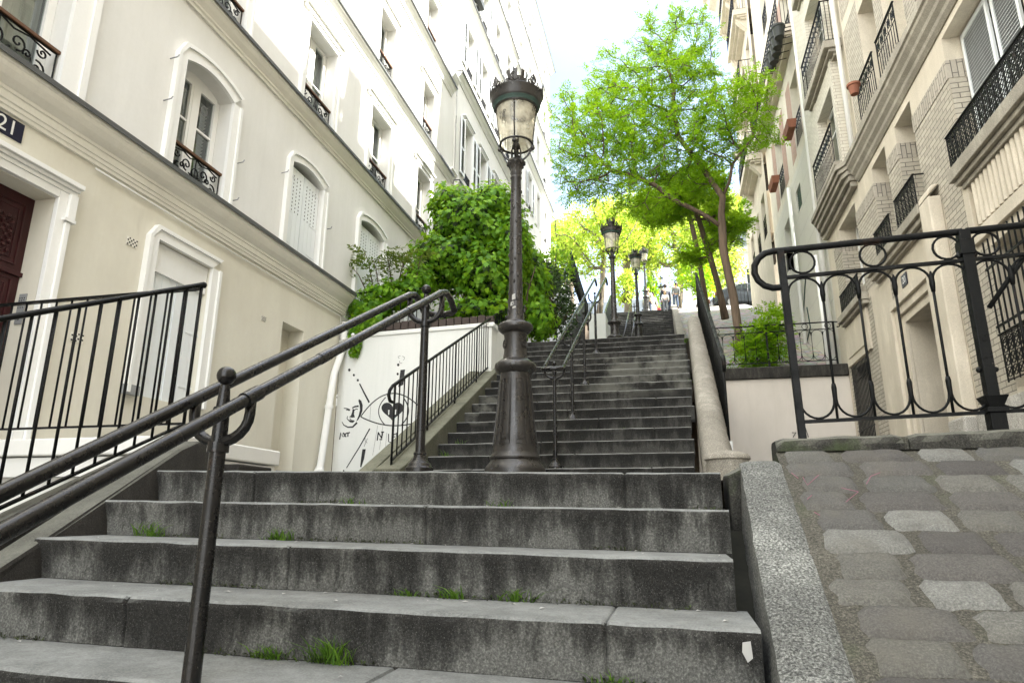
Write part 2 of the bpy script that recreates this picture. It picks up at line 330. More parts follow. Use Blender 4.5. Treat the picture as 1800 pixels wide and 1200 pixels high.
    def build(s,name,mat=None,parent=None,smooth=False,bevel=0,autosmooth=None):
        vv=s.v
        if parent is not None:
            q=parent
            while q.parent: q=q.parent
            if q.name in WORLD:
                ox,oy,oz=q.location; vv=[(a-ox,b-oy,c-oz) for a,b,c in s.v]
        me=bpy.data.meshes.new(name); me.from_pydata(vv,[],s.f); me.update()
        if mat: me.materials.append(M[mat])
        o=bpy.data.objects.new(name,me); COL.objects.link(o)
        bm=bmesh.new(); bm.from_mesh(me); bmesh.ops.recalc_face_normals(bm,faces=bm.faces); bm.to_mesh(me); bm.free()
        if smooth:
            me.shade_smooth()
            if autosmooth: me.set_sharp_from_angle(angle=R(autosmooth))
        if bevel:
            b=o.modifiers.new('bevel','BEVEL'); b.width=bevel; b.segments=2; b.limit_method='ANGLE'; b.harden_normals=False
        if parent: o.parent=parent
        return o
def tag(o,label=None,cat=None,group=None,kind=None):
    if label: o['label']=label
    if cat: o['category']=cat
    if group: o['group']=group
    if kind: o['kind']=kind
    return o
def thing(name,label,cat,loc=(0,0,0),group=None,rz=0):
    o=bpy.data.objects.new(name,None); COL.objects.link(o); o.location=loc; o.rotation_euler=(0,0,rz); o.empty_display_size=.2
    return tag(o,label,cat,group)
def wthing(name,label,cat,loc=(0,0,0),group=None):
    o=thing(name,label,cat,loc,group); WORLD.add(o.name); return o
def copytree(o,parent=None,loc=None,label=None,group=None):
    c=o.copy(); COL.objects.link(c); c.parent=parent
    if loc is not None: c.location=loc
    if label: c['label']=label
    if group: c['group']=group
    for ch in list(o.children): copytree(ch,c)
    return c
def text_mesh(name,s,size,mat,parent,matrix,extrude=.002):
    cu=bpy.data.curves.new(name,'FONT'); cu.body=s; cu.size=size; cu.extrude=extrude; cu.align_x='CENTER'; cu.align_y='CENTER'
    t=bpy.data.objects.new(name+'_t',cu); COL.objects.link(t)
    dg=bpy.context.evaluated_depsgraph_get(); me=bpy.data.meshes.new_from_object(t.evaluated_get(dg)); bpy.data.objects.remove(t)
    me.name=name; me.materials.clear(); me.materials.append(M[mat]); me.transform(matrix)
    o=bpy.data.objects.new(name,me); COL.objects.link(o); o.parent=parent; return o
# ================================================================== SETTING
def N3(x,y,z): return noise.noise(Vector((x,y,z)))
# ---- levels
RS=.17
def xl_low(Y): return -2.85+.16*(3.24-Y)
def xr_low(Y): return .262-.034*(3.24-Y)
Z1,Y1,TL=.206,3.24,.364     # top nosing of the lower flight
ZU,YU,TU=.318,6.74,.325     # foot of the upper flight
def z_up(Y): return ZU+RS+(Y-YU)*RS/TU
def step_strip(xa,xb,y,z,tread,riser,shear=0,joints=(),wear=.004,back=.03,seed=0):
    "one stone step: riser, rounded worn nosing and tread, swept along X"
    prof=[(0,-riser-.03),(0.0,-.09),(-.006,-.045),(-.012,-.022),(-.008,-.008),(.004,-.001),(.02,0),(tread*.5,.001),(tread+back,.002)]
    xs=[xa+(xb-xa)*k/int(max(2,(xb-xa)/.035)) for k in range(int(max(2,(xb-xa)/.035))+1)]
    for j in joints: xs+= [j-.012,j-.004,j,j+.004,j+.012]
    xs=sorted(set(round(x,4) for x in xs if xa<=x<=xb))
    m=MB(); n=len(prof)
    for x in xs:
        jn=min([abs(x-j) for j in joints] or [9])
        jd=.012 if jn<.003 else (.006 if jn<.006 else 0)
        for k,(dy,dz) in enumerate(prof):
            e=wear*(1.5 if 1<k<6 else .6)
            ny=N3(x*9,z*7+seed,k*.6)*e+N3(x*2.1,z*3+seed,5)*wear*.8
            nz=N3(x*8,z*5+seed,9+k*.4)*e*.9+N3(x*1.1,seed,z)*wear*.7
            m.v.append((x,y+dy+ny+jd,z+dz+nz-(jd*.7 if k>2 else 0)+shear*(x-.25)))
    for i in range(len(xs)-1):
        for k in range(n-1):
            a=i*n+k; m.f.append((a,a+1,a+n+1,a+n))
    i0=len(m.v)-n
    for (base) in (0,i0):   # end caps
        x=m.v[base][0]; b=len(m.v)
        m.v.append((x,m.v[base+n-1][1],m.v[base][2]));
        m.f.append(tuple(base+k for k in range(n))+(b,))
    return m
def staircase(name,label,steps,mat,loc):
    r=wthing(name,label,'staircase',loc)
    for k,(xa,xb,y,z,t,sh) in enumerate(steps):
        js=[xa+(xb-xa)*(.22+.5*((k*37)%10)/10)]+([xa+(xb-xa)*.85] if k%3==0 else [])
        step_strip(xa,xb,y,z,t,RS,sh,js,seed=k*1.7,wear=.003).build('step',mat,r,smooth=True,autosmooth=50)
    return r
SH=-.0143
low=[]
for k in range(0,10):
    y=Y1-k*TL; z=Z1-k*RS
    low.append((xl_low(y)-.03,xr_low(y)+(.0 if k%2 else -.012)-.012,y,z,TL if k else .62,SH))
staircase('stone_staircase','worn dark granite staircase in the foreground below the cast iron lamp',low,'step_stone',(-1.3,1.6,-1.))
up=[]
for k in range(17):
    y=YU+k*TU; z=ZU+(k+1)*RS
    xr=.25+.0*(k)+.11*k/16
    up.append((-2.68+.02*(k%3)*.4,xr-.03+.012*((k*7)%3),y,z,TU,0))
staircase('stone_staircase','long dark stone staircase climbing behind the nearest cast iron lamp',up,'step_stone_up',(-1.2,9.4,ZU))
far=[]
ZT=ZU+17*RS; Y3=19.3
for k in range(38):
    y=Y3+k*TU; z=ZT+(k+1)*RS
    far.append((-3.05,.30-.0*k,y,z,TU,0))
r3=wthing('stone_staircase','farthest dark stone staircase, leading up to the people under the trees','staircase',(-1.4,25,ZT))
for k,(xa,xb,y,z,t,sh) in enumerate(far):
    m=MB(); m.prism([(y,z-.2),(y,z-.02),(y+.012,z),(y+t+.04,z),(y+t+.04,z-.2)],'x',xa,xb); m.build('step','step_stone_up',r3)
# ---- grounds
def sheet(name,fn,x0,x1,y0,y1,nx,ny,mat,kind='structure'):
    m=MB()
    for j in range(ny+1):
        for i in range(nx+1):
            x=x0+(x1-x0)*i/nx; y=y0+(y1-y0)*j/ny; m.v.append((x,y,fn(x,y)))
    for j in range(ny):
        for i in range(nx):
            a=j*(nx+1)+i; m.f.append((a,a+1,a+nx+2,a+nx+1))
    o=m.build(name,mat,smooth=True); o['kind']=kind; return o
sheet('lower_landing',lambda x,y: Z1-.004+(ZU-Z1)*(y-3.8)/(YU-3.8)+SH*(x-.25)*(1 if y<5 else max(0,(YU-y)/1.74)),-3.32,.66,3.80,6.80,14,10,'paving')
sheet('left_landing_path',lambda x,y: .27+.02*(y-4),-5.42,-3.31,3.95,10.1,6,10,'paving')
sheet('upper_landing_path',lambda x,y: ZT-.002+.004*N3(x*2,y*2,0),-6.2,.75,11.94+TU,19.32,10,14,'paving')
sheet('courtyard_ground',lambda x,y: .22+.03*(y-3.8)-max(0,3.9-y)*0,.55,4.0,3.68,15.6,6,14,'paving')
def hill(x,y):
    # the hillside everything stands on
    if y<0: b=-1.9+.2*y
    elif y<16.5: b=-1.9
    elif y<19: b=-1.9+(y-16.5)*1.8
    elif y<32: b=2.7+.47*(y-19)
    else: b=8.8+.10*min(y-32,60)
    return b-.35
sheet('ground',lambda x,y: max(-12,hill(x,y))-.0015*abs(x)*0,-300,300,-60,400,60,230,'soil')
def z_ramp(Y):
    if Y<15.6: return 3.14
    if Y<27.4: return 3.14+(8.2-3.14)*((Y-15.6)/11.8)
    if Y<33.5: return 8.2+(10.35-8.2)*((Y-27.4)/6.1)
    return 10.35+.14*(Y-33.5)
sheet('cobbled_path',lambda x,y: z_ramp(y)+.012*N3(x*2,y*2,0),.52,3.86,15.66,34.5,14,90,'ramp_setts')
sheet('top_square_ground',lambda x,y: min(9.70+.13*(y-31.65),10.35+.14*max(0,y-33.5)) if x<.5 else z_ramp(y)-.01,-14,.51,31.9,70,12,40,'paving')
sheet('top_street_road',lambda x,y: z_ramp(y)-.004,.5,60,34.45,120,20,40,'paving')
# ---- foreground: granite kerb slabs, cobbled ramp
ZS0,SS=.267,.475
def z_sl(Y): return ZS0+SS*(Y-3.3)
m=wthing('granite_kerb','pale speckled granite kerb slabs sloping down beside the foreground steps','kerb',(.45,2.2,-.3))
def slab(y0,y1,seed):
    b=MB(); nx,ny=9,max(4,int((y1-y0)/.05))
    def P(i,j,top=True):
        t=i/nx; y=y0+(y1-y0)*j/ny
        xl=.227+.0496*(y-1.91); xr=xl+.176
        x=xl+(xr-xl)*t+ (N3(y*14,seed,0)*.007 if i==0 else 0)
        ed=min(t,1-t)*.3; e=.012 if i in(0,nx) else (.003 if i in (1,nx-1) else 0)
        if j in(0,ny): e+=.010
        return (x,y,z_sl(y)-e+N3(x*16,y*16,seed)*.0045+N3(x*4,y*4,seed)*.004)
    for j in range(ny+1):
        for i in range(nx+1): b.v.append(P(i,j))
    for j in range(ny):
        for i in range(nx):
            a=j*(nx+1)+i; b.f.append((a,a+1,a+nx+2,a+nx+1))
    # inner and outer skirts
    for i,s_ in((0,-1),(nx,1)):
        for j in range(ny):
            a=j*(nx+1)+i; c=a+nx+1; k=len(b.v)
            for q in (a,c):
                v=b.v[q]; b.v.append((v[0]+s_*.004-(.012 if s_<0 else 0),v[1],v[2]-.30))
            b.f.append((a,c,k+1,k) if s_>0 else (c,a,k,k+1))
    for j in (0,ny):
        row=[j*(nx+1)+i for i in range(nx+1)]; k=len(b.v)
        b.v.append((b.v[row[0]][0],b.v[row[0]][1],b.v[row[0]][2]-.3)); b.v.append((b.v[row[-1]][0],b.v[row[-1]][1],b.v[row[-1]][2]-.3))
        b.f.append(tuple(row)+(k+1,k))
    return b
for i,(a,b_) in enumerate([(2.555,3.31),(1.42,2.545),(.3,1.41)]): slab(a,b_,i*3.1).build('granite_slab','granite_pale',m,smooth=True,autosmooth=60)
MB().box(.30,.56,3.315,3.52,.0,.250).build('end_block','kerb_dark',m,bevel=.03)
MB().hexa([(.235,3.245,-.3),(.33,3.245,-.3),(.33,3.6,-.3),(.235,3.6,-.3),(.235,3.25,.196),(.33,3.25,.24),(.33,3.6,.262),(.235,3.6,.212)]).build('end_block','kerb_dark',m,bevel=.012)
# near-black filling of the slot between the step ends and the slabs
g=MB(); g.prism([(.2,-1.5),(3.35,.0),(3.35,-.5),(.2,-1.9)],'x',.10,.33); tag(g.build('gutter','joint_dark'),kind='structure')
# cobbles
cm=MB(); y=-.3
def sett(b,cx,cy,w,l,seed):
    n=8; k0=len(b.v)
    for j in range(n+1):
        for i in range(n+1):
            u=2*i/n-1; v=2*j/n-1
            # squircle mapping
            uu=u*math.sqrt(1-.07*v*v); vv=v*math.sqrt(1-.07*u*u)
            x=cx+uu*w/2*(1+.10*N3(seed,v*1.5,1)); yy=cy+vv*l/2*(1+.12*N3(seed,u*1.5,7))
            h=(1-max(abs(u),abs(v))**9)
            z=z_sl(yy)+.002-.024*(1-h)+h*.004+N3(x*22,yy*22,seed)*.0045+N3(seed,0,3)*.004
            b.v.append((x+.007*N3(x*18,yy*18,3),yy+.007*N3(x*18,yy*18,8),z))
    for j in range(n):
        for i in range(n):
            a=k0+j*(n+1)+i; b.f.append((a,a+1,a+n+2,a+n+1))
row=0
while y<3.36:
    L=.120+rnd.random()*.022; x=.40+.047*(y-1.945)+.022+rnd.random()*.05
    while x<3.9:
        W=.20+rnd.random()*.12
        sett(cm,x+W/2,y+L/2,W,L*(1.0+rnd.random()*.09),row*50+x*7); x+=W+.010+rnd.random()*.012
    y+=L+.013; row+=1

cb=cm.build('cobbled_ramp_path','sett_stone',smooth=True); cb['kind']='structure'
mo_=MB()
for j in range(101):
    for i in range(101):
        y=-.4+3.82*j/100; xa=.405+.047*(y-1.945); x=xa+(4.2-xa)*(i/100)**1.3; mo_.v.append((x,y,z_sl(y)-.014+.006*N3(x*9,y*9,2)+.003*N3(x*40,y*40,2)))
for j in range(100):
    for i in range(100): a=j*101+i; mo_.f.append((a,a+1,a+102,a+101))
mo_.build('ramp_path_mortar','mortar',smooth=True)['kind']='structure'
sheet('ramp_top_path',lambda x,y: .312+.004*N3(x*9,y*9,2),.48,4.2,3.40,3.52,30,3,'mortar')
# pink chalk scribbles on the setts
ch=MB()
for pts in ([(1392,838),(1404,848)],[(1412,846),(1420,860),(1440,842)],[(1524,858),(1532,844),(1548,838)],[(1480,865),(1510,872),(1488,890)],[(1420,885),(1428,878)],[(1432,908),(1442,914)]):
    P=[]
    for px,py in pts:
        d=FW*F+RT*(px-900)+UP*(600-py)   # meet the sloping ramp plane
        t=(ZS0-SS*3.3)/(d.z-SS*d.y); q=d*t; P.append((q.x,q.y,q.z+.018))
    ch.tube(P,.0016,4)
cm_=wthing('chalk_marks','faint pink chalk scribbles on the cobbles by the granite kerb','chalk marks',(.6,3,.2)); ch.build_each('chalk_mark','chalk_pink',cm_)
# kerb stone under the right fence
kr=wthing('fence_kerb','low dark weathered stone kerb, in two lengths, carrying the near iron fence','kerb',(1.4,3.6,.3))
def kerbblock(xa,xb,seed):
    b=MB(); prof=[(3.50,.22),(3.497,.34),(3.515,.372),(3.54,.385),(3.66,.388),(3.69,.37),(3.70,.1)]
    n=int((xb-xa)/.04); L=len(prof)
    for i in range(n+1):
        x=xa+(xb-xa)*i/n; e=1 if i in(0,n) else 0
        for k,(yy,zz) in enumerate(prof):
            b.v.append((x,yy+N3(x*8,k,seed)*.008+(e*.012 if k<3 else 0),zz+N3(x*7,k+4,seed)*.006-(e*.012 if 1<k<6 else 0)+.022*(x-.5)))
    for i in range(n):
        for k in range(L-1):
            a=i*L+k; b.f.append((a,a+1,a+L+1,a+L))
    b.f.append(tuple(range(L))); b.f.append(tuple((n*L)+k for k in range(L))); return b
kerbblock(.492,1.06,1).build('kerb_stone','kerb_dark',kr,smooth=True,autosmooth=50)
kerbblock(1.085,3.9,5).build('kerb_stone','kerb_dark',kr,smooth=True,autosmooth=50)
MB().box(1.05,1.10,3.53,3.68,.2,.385).build('mortar_joint','mortar',kr,bevel=.01)
# ---- left stringer of the lower flight
st=wthing('stair_wall','dark sloping stone side wall at the left ends of the foreground steps','wall',(-3.05,3.0,0))
b=MB(); pr=[(-1.0,-2.6),(-1.0,-1.85+.0),(2.46,-.13),(3.45,.40),(3.62,.455),(3.80,.46),(3.86,.42),(3.86,-.4)]
def strip_wall(b,pr,fx0,fx1):
    ft=[]
    n=len(pr); i0=len(b.v)
    for y_,z_ in pr: b.v.append((fx0(y_),y_,z_))
    for y_,z_ in pr: b.v.append((fx1(y_),y_,z_))
    for k in range(n): b.f.append((i0+k,i0+(k+1)%n,i0+n+(k+1)%n,i0+n+k))
    b.f.append(tuple(i0+k for k in range(n))); b.f.append(tuple(i0+n+k for k in range(n))[::-1]); return b
strip_wall(b,pr,lambda y:xl_low(min(y,3.3))-.15,lambda y:xl_low(min(y,3.3))+.0)
b.build('wall','stringer_dark',st,bevel=.02)
MB().box(-3.18,-2.75,3.87,4.25,.1,.335).build('end_block','stringer_dark',st,bevel=.012)
# low kerb carrying the sloping entrance railing
b=MB(); strip_wall(b,[(1.2,-2.6),(1.2,-.76),(3.98,.565),(3.98,-2.0)],lambda y:-3.36,lambda y:-3.25)
b.build('railing_kerb','stringer_dark',st)
# platform of the house entrance (white rendered)
pf=wthing('entrance_platform','white rendered platform with a stone edge below the maroon house door','platform',(-4.4,4.6,0))
MB().box(-5.38,-3.34,4.03,5.2,-2.2,.415).build('platform_wall','trim_white',pf,bevel=.006)
MB().box(-5.38,-3.31,3.99,5.22,.425,.55).build('platform_edge','trim_white',pf,bevel=.012)
MB().box(-5.39,-4.3,4.75,5.0,.552,.64).build('door_step','trim_white',pf,bevel=.01)
# ---- upper left stringer with mossy top
st=wthing('stair_kerb','mossy pale stone stringer at the left edge of the upper stairs','kerb',(-2.8,9,1))
def strl(Y): return .49+.00+(Y-6.43)*.488
b=MB(); strip_wall(b,[(6.28,.1),(6.28,.47),(6.45,.53),(9.97,2.24),(12.3,3.30),(12.3,1.2)],lambda y:-2.93,lambda y:-2.645)
b.build('stringer','stringer_moss',st,bevel=.015)
b=MB(); strip_wall(b,[(6.22,.1),(6.22,.42),(12.25,3.36),(12.25,1.2)],lambda y:-3.10,lambda y:-2.94); b.build('stringer_back','stringer_moss',st,bevel=.01)
# ---- right cheek of the upper flight: rounded coping
ck=wthing('stair_cheek_wall','pale rounded granite cheek wall with a round pier at its foot','wall',(.5,9,1))
b=MB()
def cheek(y0,y1,seed):
    n=max(3,int((y1-y0)/.12)); L=9
    i0=len(b.v)
    for i in range(n+1):
        y=y0+(y1-y0)*i/n; zt=z_up(y)+.21-.0*(i); xi=.255+.11*(y-6.74)/5.2+.012; e=.008 if i in(0,n) else 0
        pts=[(xi,zt-.55),(xi,zt-.10),(xi+.02,zt-.035),(xi+.06,zt-.004),(xi+.13,zt),(xi+.20,zt-.02),(xi+.26,zt-.08),(xi+.31,zt-.28),(xi+.43,-.2+0*y)]
        for k,(x,z) in enumerate(pts): b.v.append((x+(e if k<3 else -e),y,z-e+N3(x*5,y*5,seed)*.004))
    for i in range(n):
        for k in range(L-1):
            a=i0+i*L+k; b.f.append((a,a+1,a+L+1,a+L))
    b.f.append(tuple(i0+k for k in range(L))); b.f.append(tuple(i0+n*L+k for k in range(L)))
y=6.45
for i in range(6):
    y2=y+1.0; b=MB(); cheek(y,y2-.008,i); b.build('coping_stone','cheek_stone',ck,smooth=True,autosmooth=45); y=y2
b=MB(); b.lathe([(.0001,.16),(.10,.155),(.19,.125),(.215,.10),(.22,.075),(.20,.06),(.20,-.25)],(0,0,0),28)
b2=MB(); b2.add(b,Matrix.Translation((.455,6.2,.44))@Matrix.Scale(.90,4)); b2.build('pier','cheek_stone',ck,smooth=True,autosmooth=40)
# ---- left retaining wall with the mural
rw=wthing('retaining_wall','smooth white retaining wall painted with a black eye and face','wall',(-4.1,10.1,1))
WY=10.0
b=MB(); b.prism([(-5.385,-.1),(-5.385,2.92),(-2.74,2.98),(-2.74,-.1)],'y',WY,WY+.3); b.build('wall','mural_wall',rw)
b=MB(); b.prism([(-5.385,2.925),(-5.385,2.995),(-2.70,3.055),(-2.70,2.985)],'y',WY-.025,WY+.34); b.build('coping','mural_wall',rw,bevel=.01)
b=MB(); b.box(-2.98,-2.74,WY+.31,16.0,1.5,3.05); b.build('side_wall','mural_wall',rw)
for i in range(19):   # low brick parapet
    x=-5.3+i*.135
    MB().box(x,x+.118,WY+.10,WY+.24,3.065+.0*i,3.20+.01*(i%3)).build('parapet_brick','brick_dark',rw,bevel=.008)
# mural strokes, painted on the wall face
def U(x,y): p=at(x,y,Y=WY-.0025); return (p.x,p.z)
mu=MB()
def stroke(pts,w0,w1=None):
    w1=w0 if w1 is None else w1; P=[Vector(U(*p)) for p in pts]; n=len(P); k=len(mu.v)
    for i,p in enumerate(P):
        t=(P[min(i+1,n-1)]-P[max(i-1,0)]).normalized(); nn=Vector((-t.y,t.x)); ww=(w0+(w1-w0)*i/(n-1))/2
        for s_ in(-1,1): q=p+nn*ww*s_; mu.v.append((q.x,WY-.0025,q.y))
    for i in range(n-1): a=k+2*i; mu.f.append((a,a+1,a+3,a+2))
def blob(pts,dy=.0):
    k=len(mu.v)
    for p in pts: u=U(*p); mu.v.append((u[0],WY-.0025-dy,u[1]))
    mu.f.append(tuple(range(k,k+len(pts))))
def bez(a,c,b_,n=12): return [((1-t)**2*a[0]+2*t*(1-t)*c[0]+t*t*b_[0],(1-t)**2*a[1]+2*t*(1-t)*c[1]+t*t*b_[1]) for t in [i/n for i in range(n+1)]]
stroke(bez((634,732),(690,650),(752,732),20),.018); stroke(bez((634,732),(690,762),(752,735),20),.018)
stroke(bez((678,698),(654,722),(676,746)),.016); stroke(bez((710,700),(728,724),(706,746)),.02)
hp=[]
for i in range(40):
    t=2*PI*i/40; hx=16*math.sin(t)**3; hy=13*math.cos(t)-5*math.cos(2*t)-2*math.cos(3*t)-math.cos(4*t); hp.append((690+hx*1.22,721-hy*1.15))
blob(hp,.001)
stroke([(632,674),(640,690),(649,707)],.022,.03); stroke([(650,753),(632,785),(609,822)],.022,.016)
stroke([(756,740),(750,728)],.02)
blob([(637,789),(643,789),(640,806),(635,821),(633,820),(635,803)]); blob([(704,650),(712,649),(709,676),(700,680),(702,665)])
for (x,y_,r_) in((614,650,2.2),(622,659,2),(629,668,2),(700,641,2.2),(699,657,2),(604,827,1.5),(755,654,1.4)):
    blob([(x+r_*math.cos(a*PI/4),y_+r_*1.2*math.sin(a*PI/4)) for a in range(8)])
# stencilled face
def q5(*p): return [(560+x/5,600+y/5) for x,y in p]
blob(q5((355,505),(375,520),(388,560),(385,610),(370,650),(348,688),(330,702),(352,650),(364,600),(361,560),(350,520)))
blob(q5((300,590),(316,598),(311,640),(320,665),(292,668),(268,662),(285,650),(295,620)),.001)
stroke(q5((296,584),(318,572),(352,567)),.022,.03); stroke(q5((312,604),(330,592),(345,596)),.018,.014); stroke(q5((222,585),(248,589),(276,602)),.012,.024); stroke(q5((240,602),(256,600),(272,606)),.010,.016)
blob(q5((263,695),(285,688),(312,693),(318,700),(300,713),(276,709)),.001); stroke(q5((256,655),(249,675),(262,690),(276,694)),.012,.016); stroke(q5((205,705),(222,734),(258,752),(300,750),(338,712)),.010,.034); stroke(q5((272,676),(285,684)),.01,.014)
# words
def word(strokes,w): [stroke(s_,w) for s_ in strokes]
word([q5((185,860),(195,800),(210,835),(217,800)),q5((220,803),(242,838)),q5((243,803),(220,838)),q5((243,806),(276,799)),q5((259,803),(257,836))],.020)
word([[(663,774),(665,759)],[(665,760),(671,770)],[(671,770),(672,759)],[(670,759),(675,759)],[(672,759),(672,765)]],.02)
word([[(683,762),(683,776),(688,777)],[(691,760),(689,772)],[(690,764),(696,762)],[(690,768),(695,767)],[(697,760),(697,772)],[(667,772),(672,772)]],.016)
for (a,b_) in (((652,708),(650,740)),((664,747),(655,800)),((673,748),(667,790)),((680,760),(676,800))): stroke([a,b_],.004)
word([bez((702,630),(697,626),(704,625),6),bez((707,626),(714,627),(709,633),6),bez((703,634),(700,639),(707,638),6)],.006)
word([bez((644,765),(638,775),(646,778),6),bez((646,770),(640,784),(640,785),6)],.006)
mo=mu.build('mural','paint_black',rw)
mu=MB(); blob(q5((612,602),(624,600),(621,642),(613,645)),.003); blob(q5((660,600),(684,598),(680,640),(664,642)),.003); mu.build('mural_highlight','mural_wall',rw)
# ---- right beige wall under the garden
gw=wthing('garden_wall','beige rendered retaining wall with a dark coping below the small garden','wall',(2.4,15.6,1))
GY=15.5
MB().box(.55,3.795,GY,GY+.32,-.1,3.02).build('wall','beige_wall',gw)
b=MB(); b.box(.45,3.79,GY-.06,GY+.42,3.025,3.29); b.build('coping','coping_dark',gw,bevel=.02)
# ordinary tag scribble at the right of the wall
tg=MB()
for pts in ([(1408,778),(1410,765),(1416,752),(1421,768)],[(1392,760),(1399,760),(1394,768)]):
    P=[at(x,y,Y=GY-.004) for x,y in pts]; tg.tube(P,.012,4)
tg.build('scribble','paint_black',gw)
gd=MB(); tag(sheet('garden_soil_ground',lambda x,y: 3.27+.10*(y-15.9)+.04*N3(x*3,y*3,1),.5,2.55,15.9,19.4,14,16,'soil'),kind='structure')
# cheek between the far flight and the cobbled path
ck=wthing('path_wall','stone side wall between the far stairs and the cobbled path','wall',(.4,25,5))
b=MB(); strip_wall(b,[(19.4,3.0),(19.4,5.0),(27.4,8.35),(33.6,10.62),(33.6,7)],lambda y:.31,lambda y:.53); b.build('wall','cheek_stone',ck)
MB().box(.30,.62,33.2,33.9,9.6,11.15).build('end_pier','far_wall',ck,bevel=.02)
# ================================================================== METALWORK
sheet('terrace_soil_ground',lambda x,y: 3.03+.05*N3(x*2,y*2,1),-5.4,-2.99,WY+.3,16.2,10,12,'soil')
sheet('left_bank_ground',lambda x,y: (3.2 if y<19 else 3.2+.47*(y-19)) if y<32 else 9.5,-9,-3.16,16.2,33,10,40,'soil')
# ---- street lamp (Paris candelabra), local coordinates, 4.45 m tall
def make_lamp():
    t=thing('street_lamp','x','street lamp')
    base=MB(); base.lathe([(.283,0),(.286,.13),(.280,.15),(.262,.175),(.236,.205),(.230,.22),(.240,.23),(.242,.245),(.234,.26),(.216,.285),(.214,.30)],n=48)
    base.build('base',  'lamp_iron',t,smooth=True,autosmooth=35)
    col=MB(); col.lathe([(.216,.285),(.209,.33),(.190,.48),(.173,.66),(.159,.84),(.150,.98),(.146,1.02),(.150,1.05)],n=48); 
    # plain octagonal lower shaft with raised panels
    for k in range(8):
        a=PI/4*k+PI/8
        def pt(z,off,s_):
            r=float(np.interp(z,[.285,.33,.48,.66,.84,.98],[.216,.209,.190,.173,.159,.150]))+off
            c=Vector((math.cos(a)*r,math.sin(a)*r,z)); return c+Vector((-math.sin(a),math.cos(a),0))*s_
        for (z0,z1,f0,f1) in ((.36,.98,.052,.036),(.40,.94,.040,.026)):
            P=[pt(z0,.001,-f0),pt(z0,.003,0),pt(z0,.001,f0),pt((z0+z1)/2,.001,(f0+f1)/2),pt(z1,.001,f1),pt(z1,.002,0),pt(z1,.001,-f1),pt((z0+z1)/2,.001,-(f0+f1)/2)]
            col.tube(P,.0035,4,closed=True)
        col.hexa([pt(.415,.0,-.03),pt(.415,.0,.03),pt(.415,.007,.03),pt(.415,.007,-.03),pt(.455,.0,-.03),pt(.455,.0,.03),pt(.455,.007,.03),pt(.455,.007,-.03)])
    col.build('lower_shaft','lamp_iron',t,smooth=True,autosmooth=35)
    r1=MB(); r1.lathe([(.142,1.04),(.165,1.06),(.195,1.085),(.205,1.115),(.195,1.145),(.160,1.17),(.135,1.19)],n=48,lobes=16,amp=.018)
    r1.lathe([(.125,1.19),(.118,1.22),(.112,1.26),(.110,1.40),(.114,1.44),(.120,1.455)],n=32)
    for k in range(3):
        a=2*PI*k/3-1.9; c=Vector((math.cos(a)*.112,math.sin(a)*.112,1.34)); tt=Vector((-math.sin(a),math.cos(a),0))
        r1.tube([c+tt*math.cos(q*PI/6)*.042+Vector((0,0,math.sin(q*PI/6)*.042)) for q in range(12)],.006,5,closed=True)
        for q in range(5): r1.ball(tuple(c+tt*.020*math.cos(q*1.256)+Vector((0,0,.020*math.sin(q*1.256)))),.010,6,4)
    r1.lathe([(.118,1.45),(.150,1.475),(.172,1.50),(.172,1.535),(.150,1.555),(.112,1.565),(.100,1.58)],n=40,lobes=20,amp=.02)
    r1.build('collar','lamp_iron',t,smooth=True,autosmooth=50)
    sh=MB(); sh.lathe([(.100,1.57),(.088,1.60),(.078,1.70),(.071,1.80),(.067,2.1),(.062,2.6),(.056,3.1),(.052,3.32),(.060,3.335),(.060,3.35),(.052,3.36)],n=24)
    for k in range(3):  # relief leaves winding up the shaft
        for s_ in range(26):
            z=1.62+s_*.062; a=k*2.09+s_*.55; r=.095-(z-1.6)*.028 if z<1.8 else .072-(z-1.8)*.0135
            r=max(r,.055)
            sh.ball((math.cos(a)*r,math.sin(a)*r,z),.005+.006*((s_*7+k*5)%4)/2,6,4,(1,1,1.9))
    sh.lathe([(.05,3.34),(.052,3.38),(.060,3.40),(.055,3.42),(.062,3.46),(.088,3.50),(.098,3.52),(.085,3.545),(.05,3.56)],n=24,lobes=8,amp=.06)
    for k in range(8):
        a=PI/4*k; sh.ball((math.cos(a)*.085,math.sin(a)*.085,3.505),.018,6,5,(1,1,1.3))
    sh.build('shaft','lamp_iron',t,smooth=True,autosmooth=50)
    # bracket arms carrying the lantern
    br=MB()
    for k in range(4):
        a=PI/2*k+PI/4; d=Vector((math.cos(a),math.sin(a),0))
        P=[d*r_+Vector((0,0,z_)) for r_,z_ in((.05,3.55),(.085,3.565),(.12,3.60),(.15,3.655),(.175,3.69),(.185,3.72))]
        br.tube(P,[.014,.012,.012,.013,.015,.012],6); br.ball(tuple(P[4]),.026,8,6); br.ball(tuple(P[3]+Vector((0,0,.004))),.018,8,5)
        br.tube([d*.045+Vector((0,0,3.55)),d*.05+Vector((0,0,3.66)),d*.03+Vector((0,0,3.74))],.009,5)
    br.tube([(0,0,3.54),(0,0,3.80)],.018,8); br.ball((0,0,3.72),.045,12,8)
    br.build('bracket','lamp_iron',t,smooth=True,autosmooth=50)
    # lantern: ribs, glass, gallery
    fr=MB(); zb,zt=3.735,4.17; rb,rt=.172,.218
    fr.tube([(math.cos(q*PI/16)*rb,math.sin(q*PI/16)*rb,zb) for q in range(32)],.013,6,closed=True)
    for k in range(4):
        a=PI/2*k+PI/4-.0; fr.tube([(math.cos(a)*rb,math.sin(a)*rb,zb),(math.cos(a)*rt,math.sin(a)*rt,zt)],.0085,6)
    fr.build('lantern_frame','lamp_iron',t,smooth=True)
    gl=MB(); nn=32
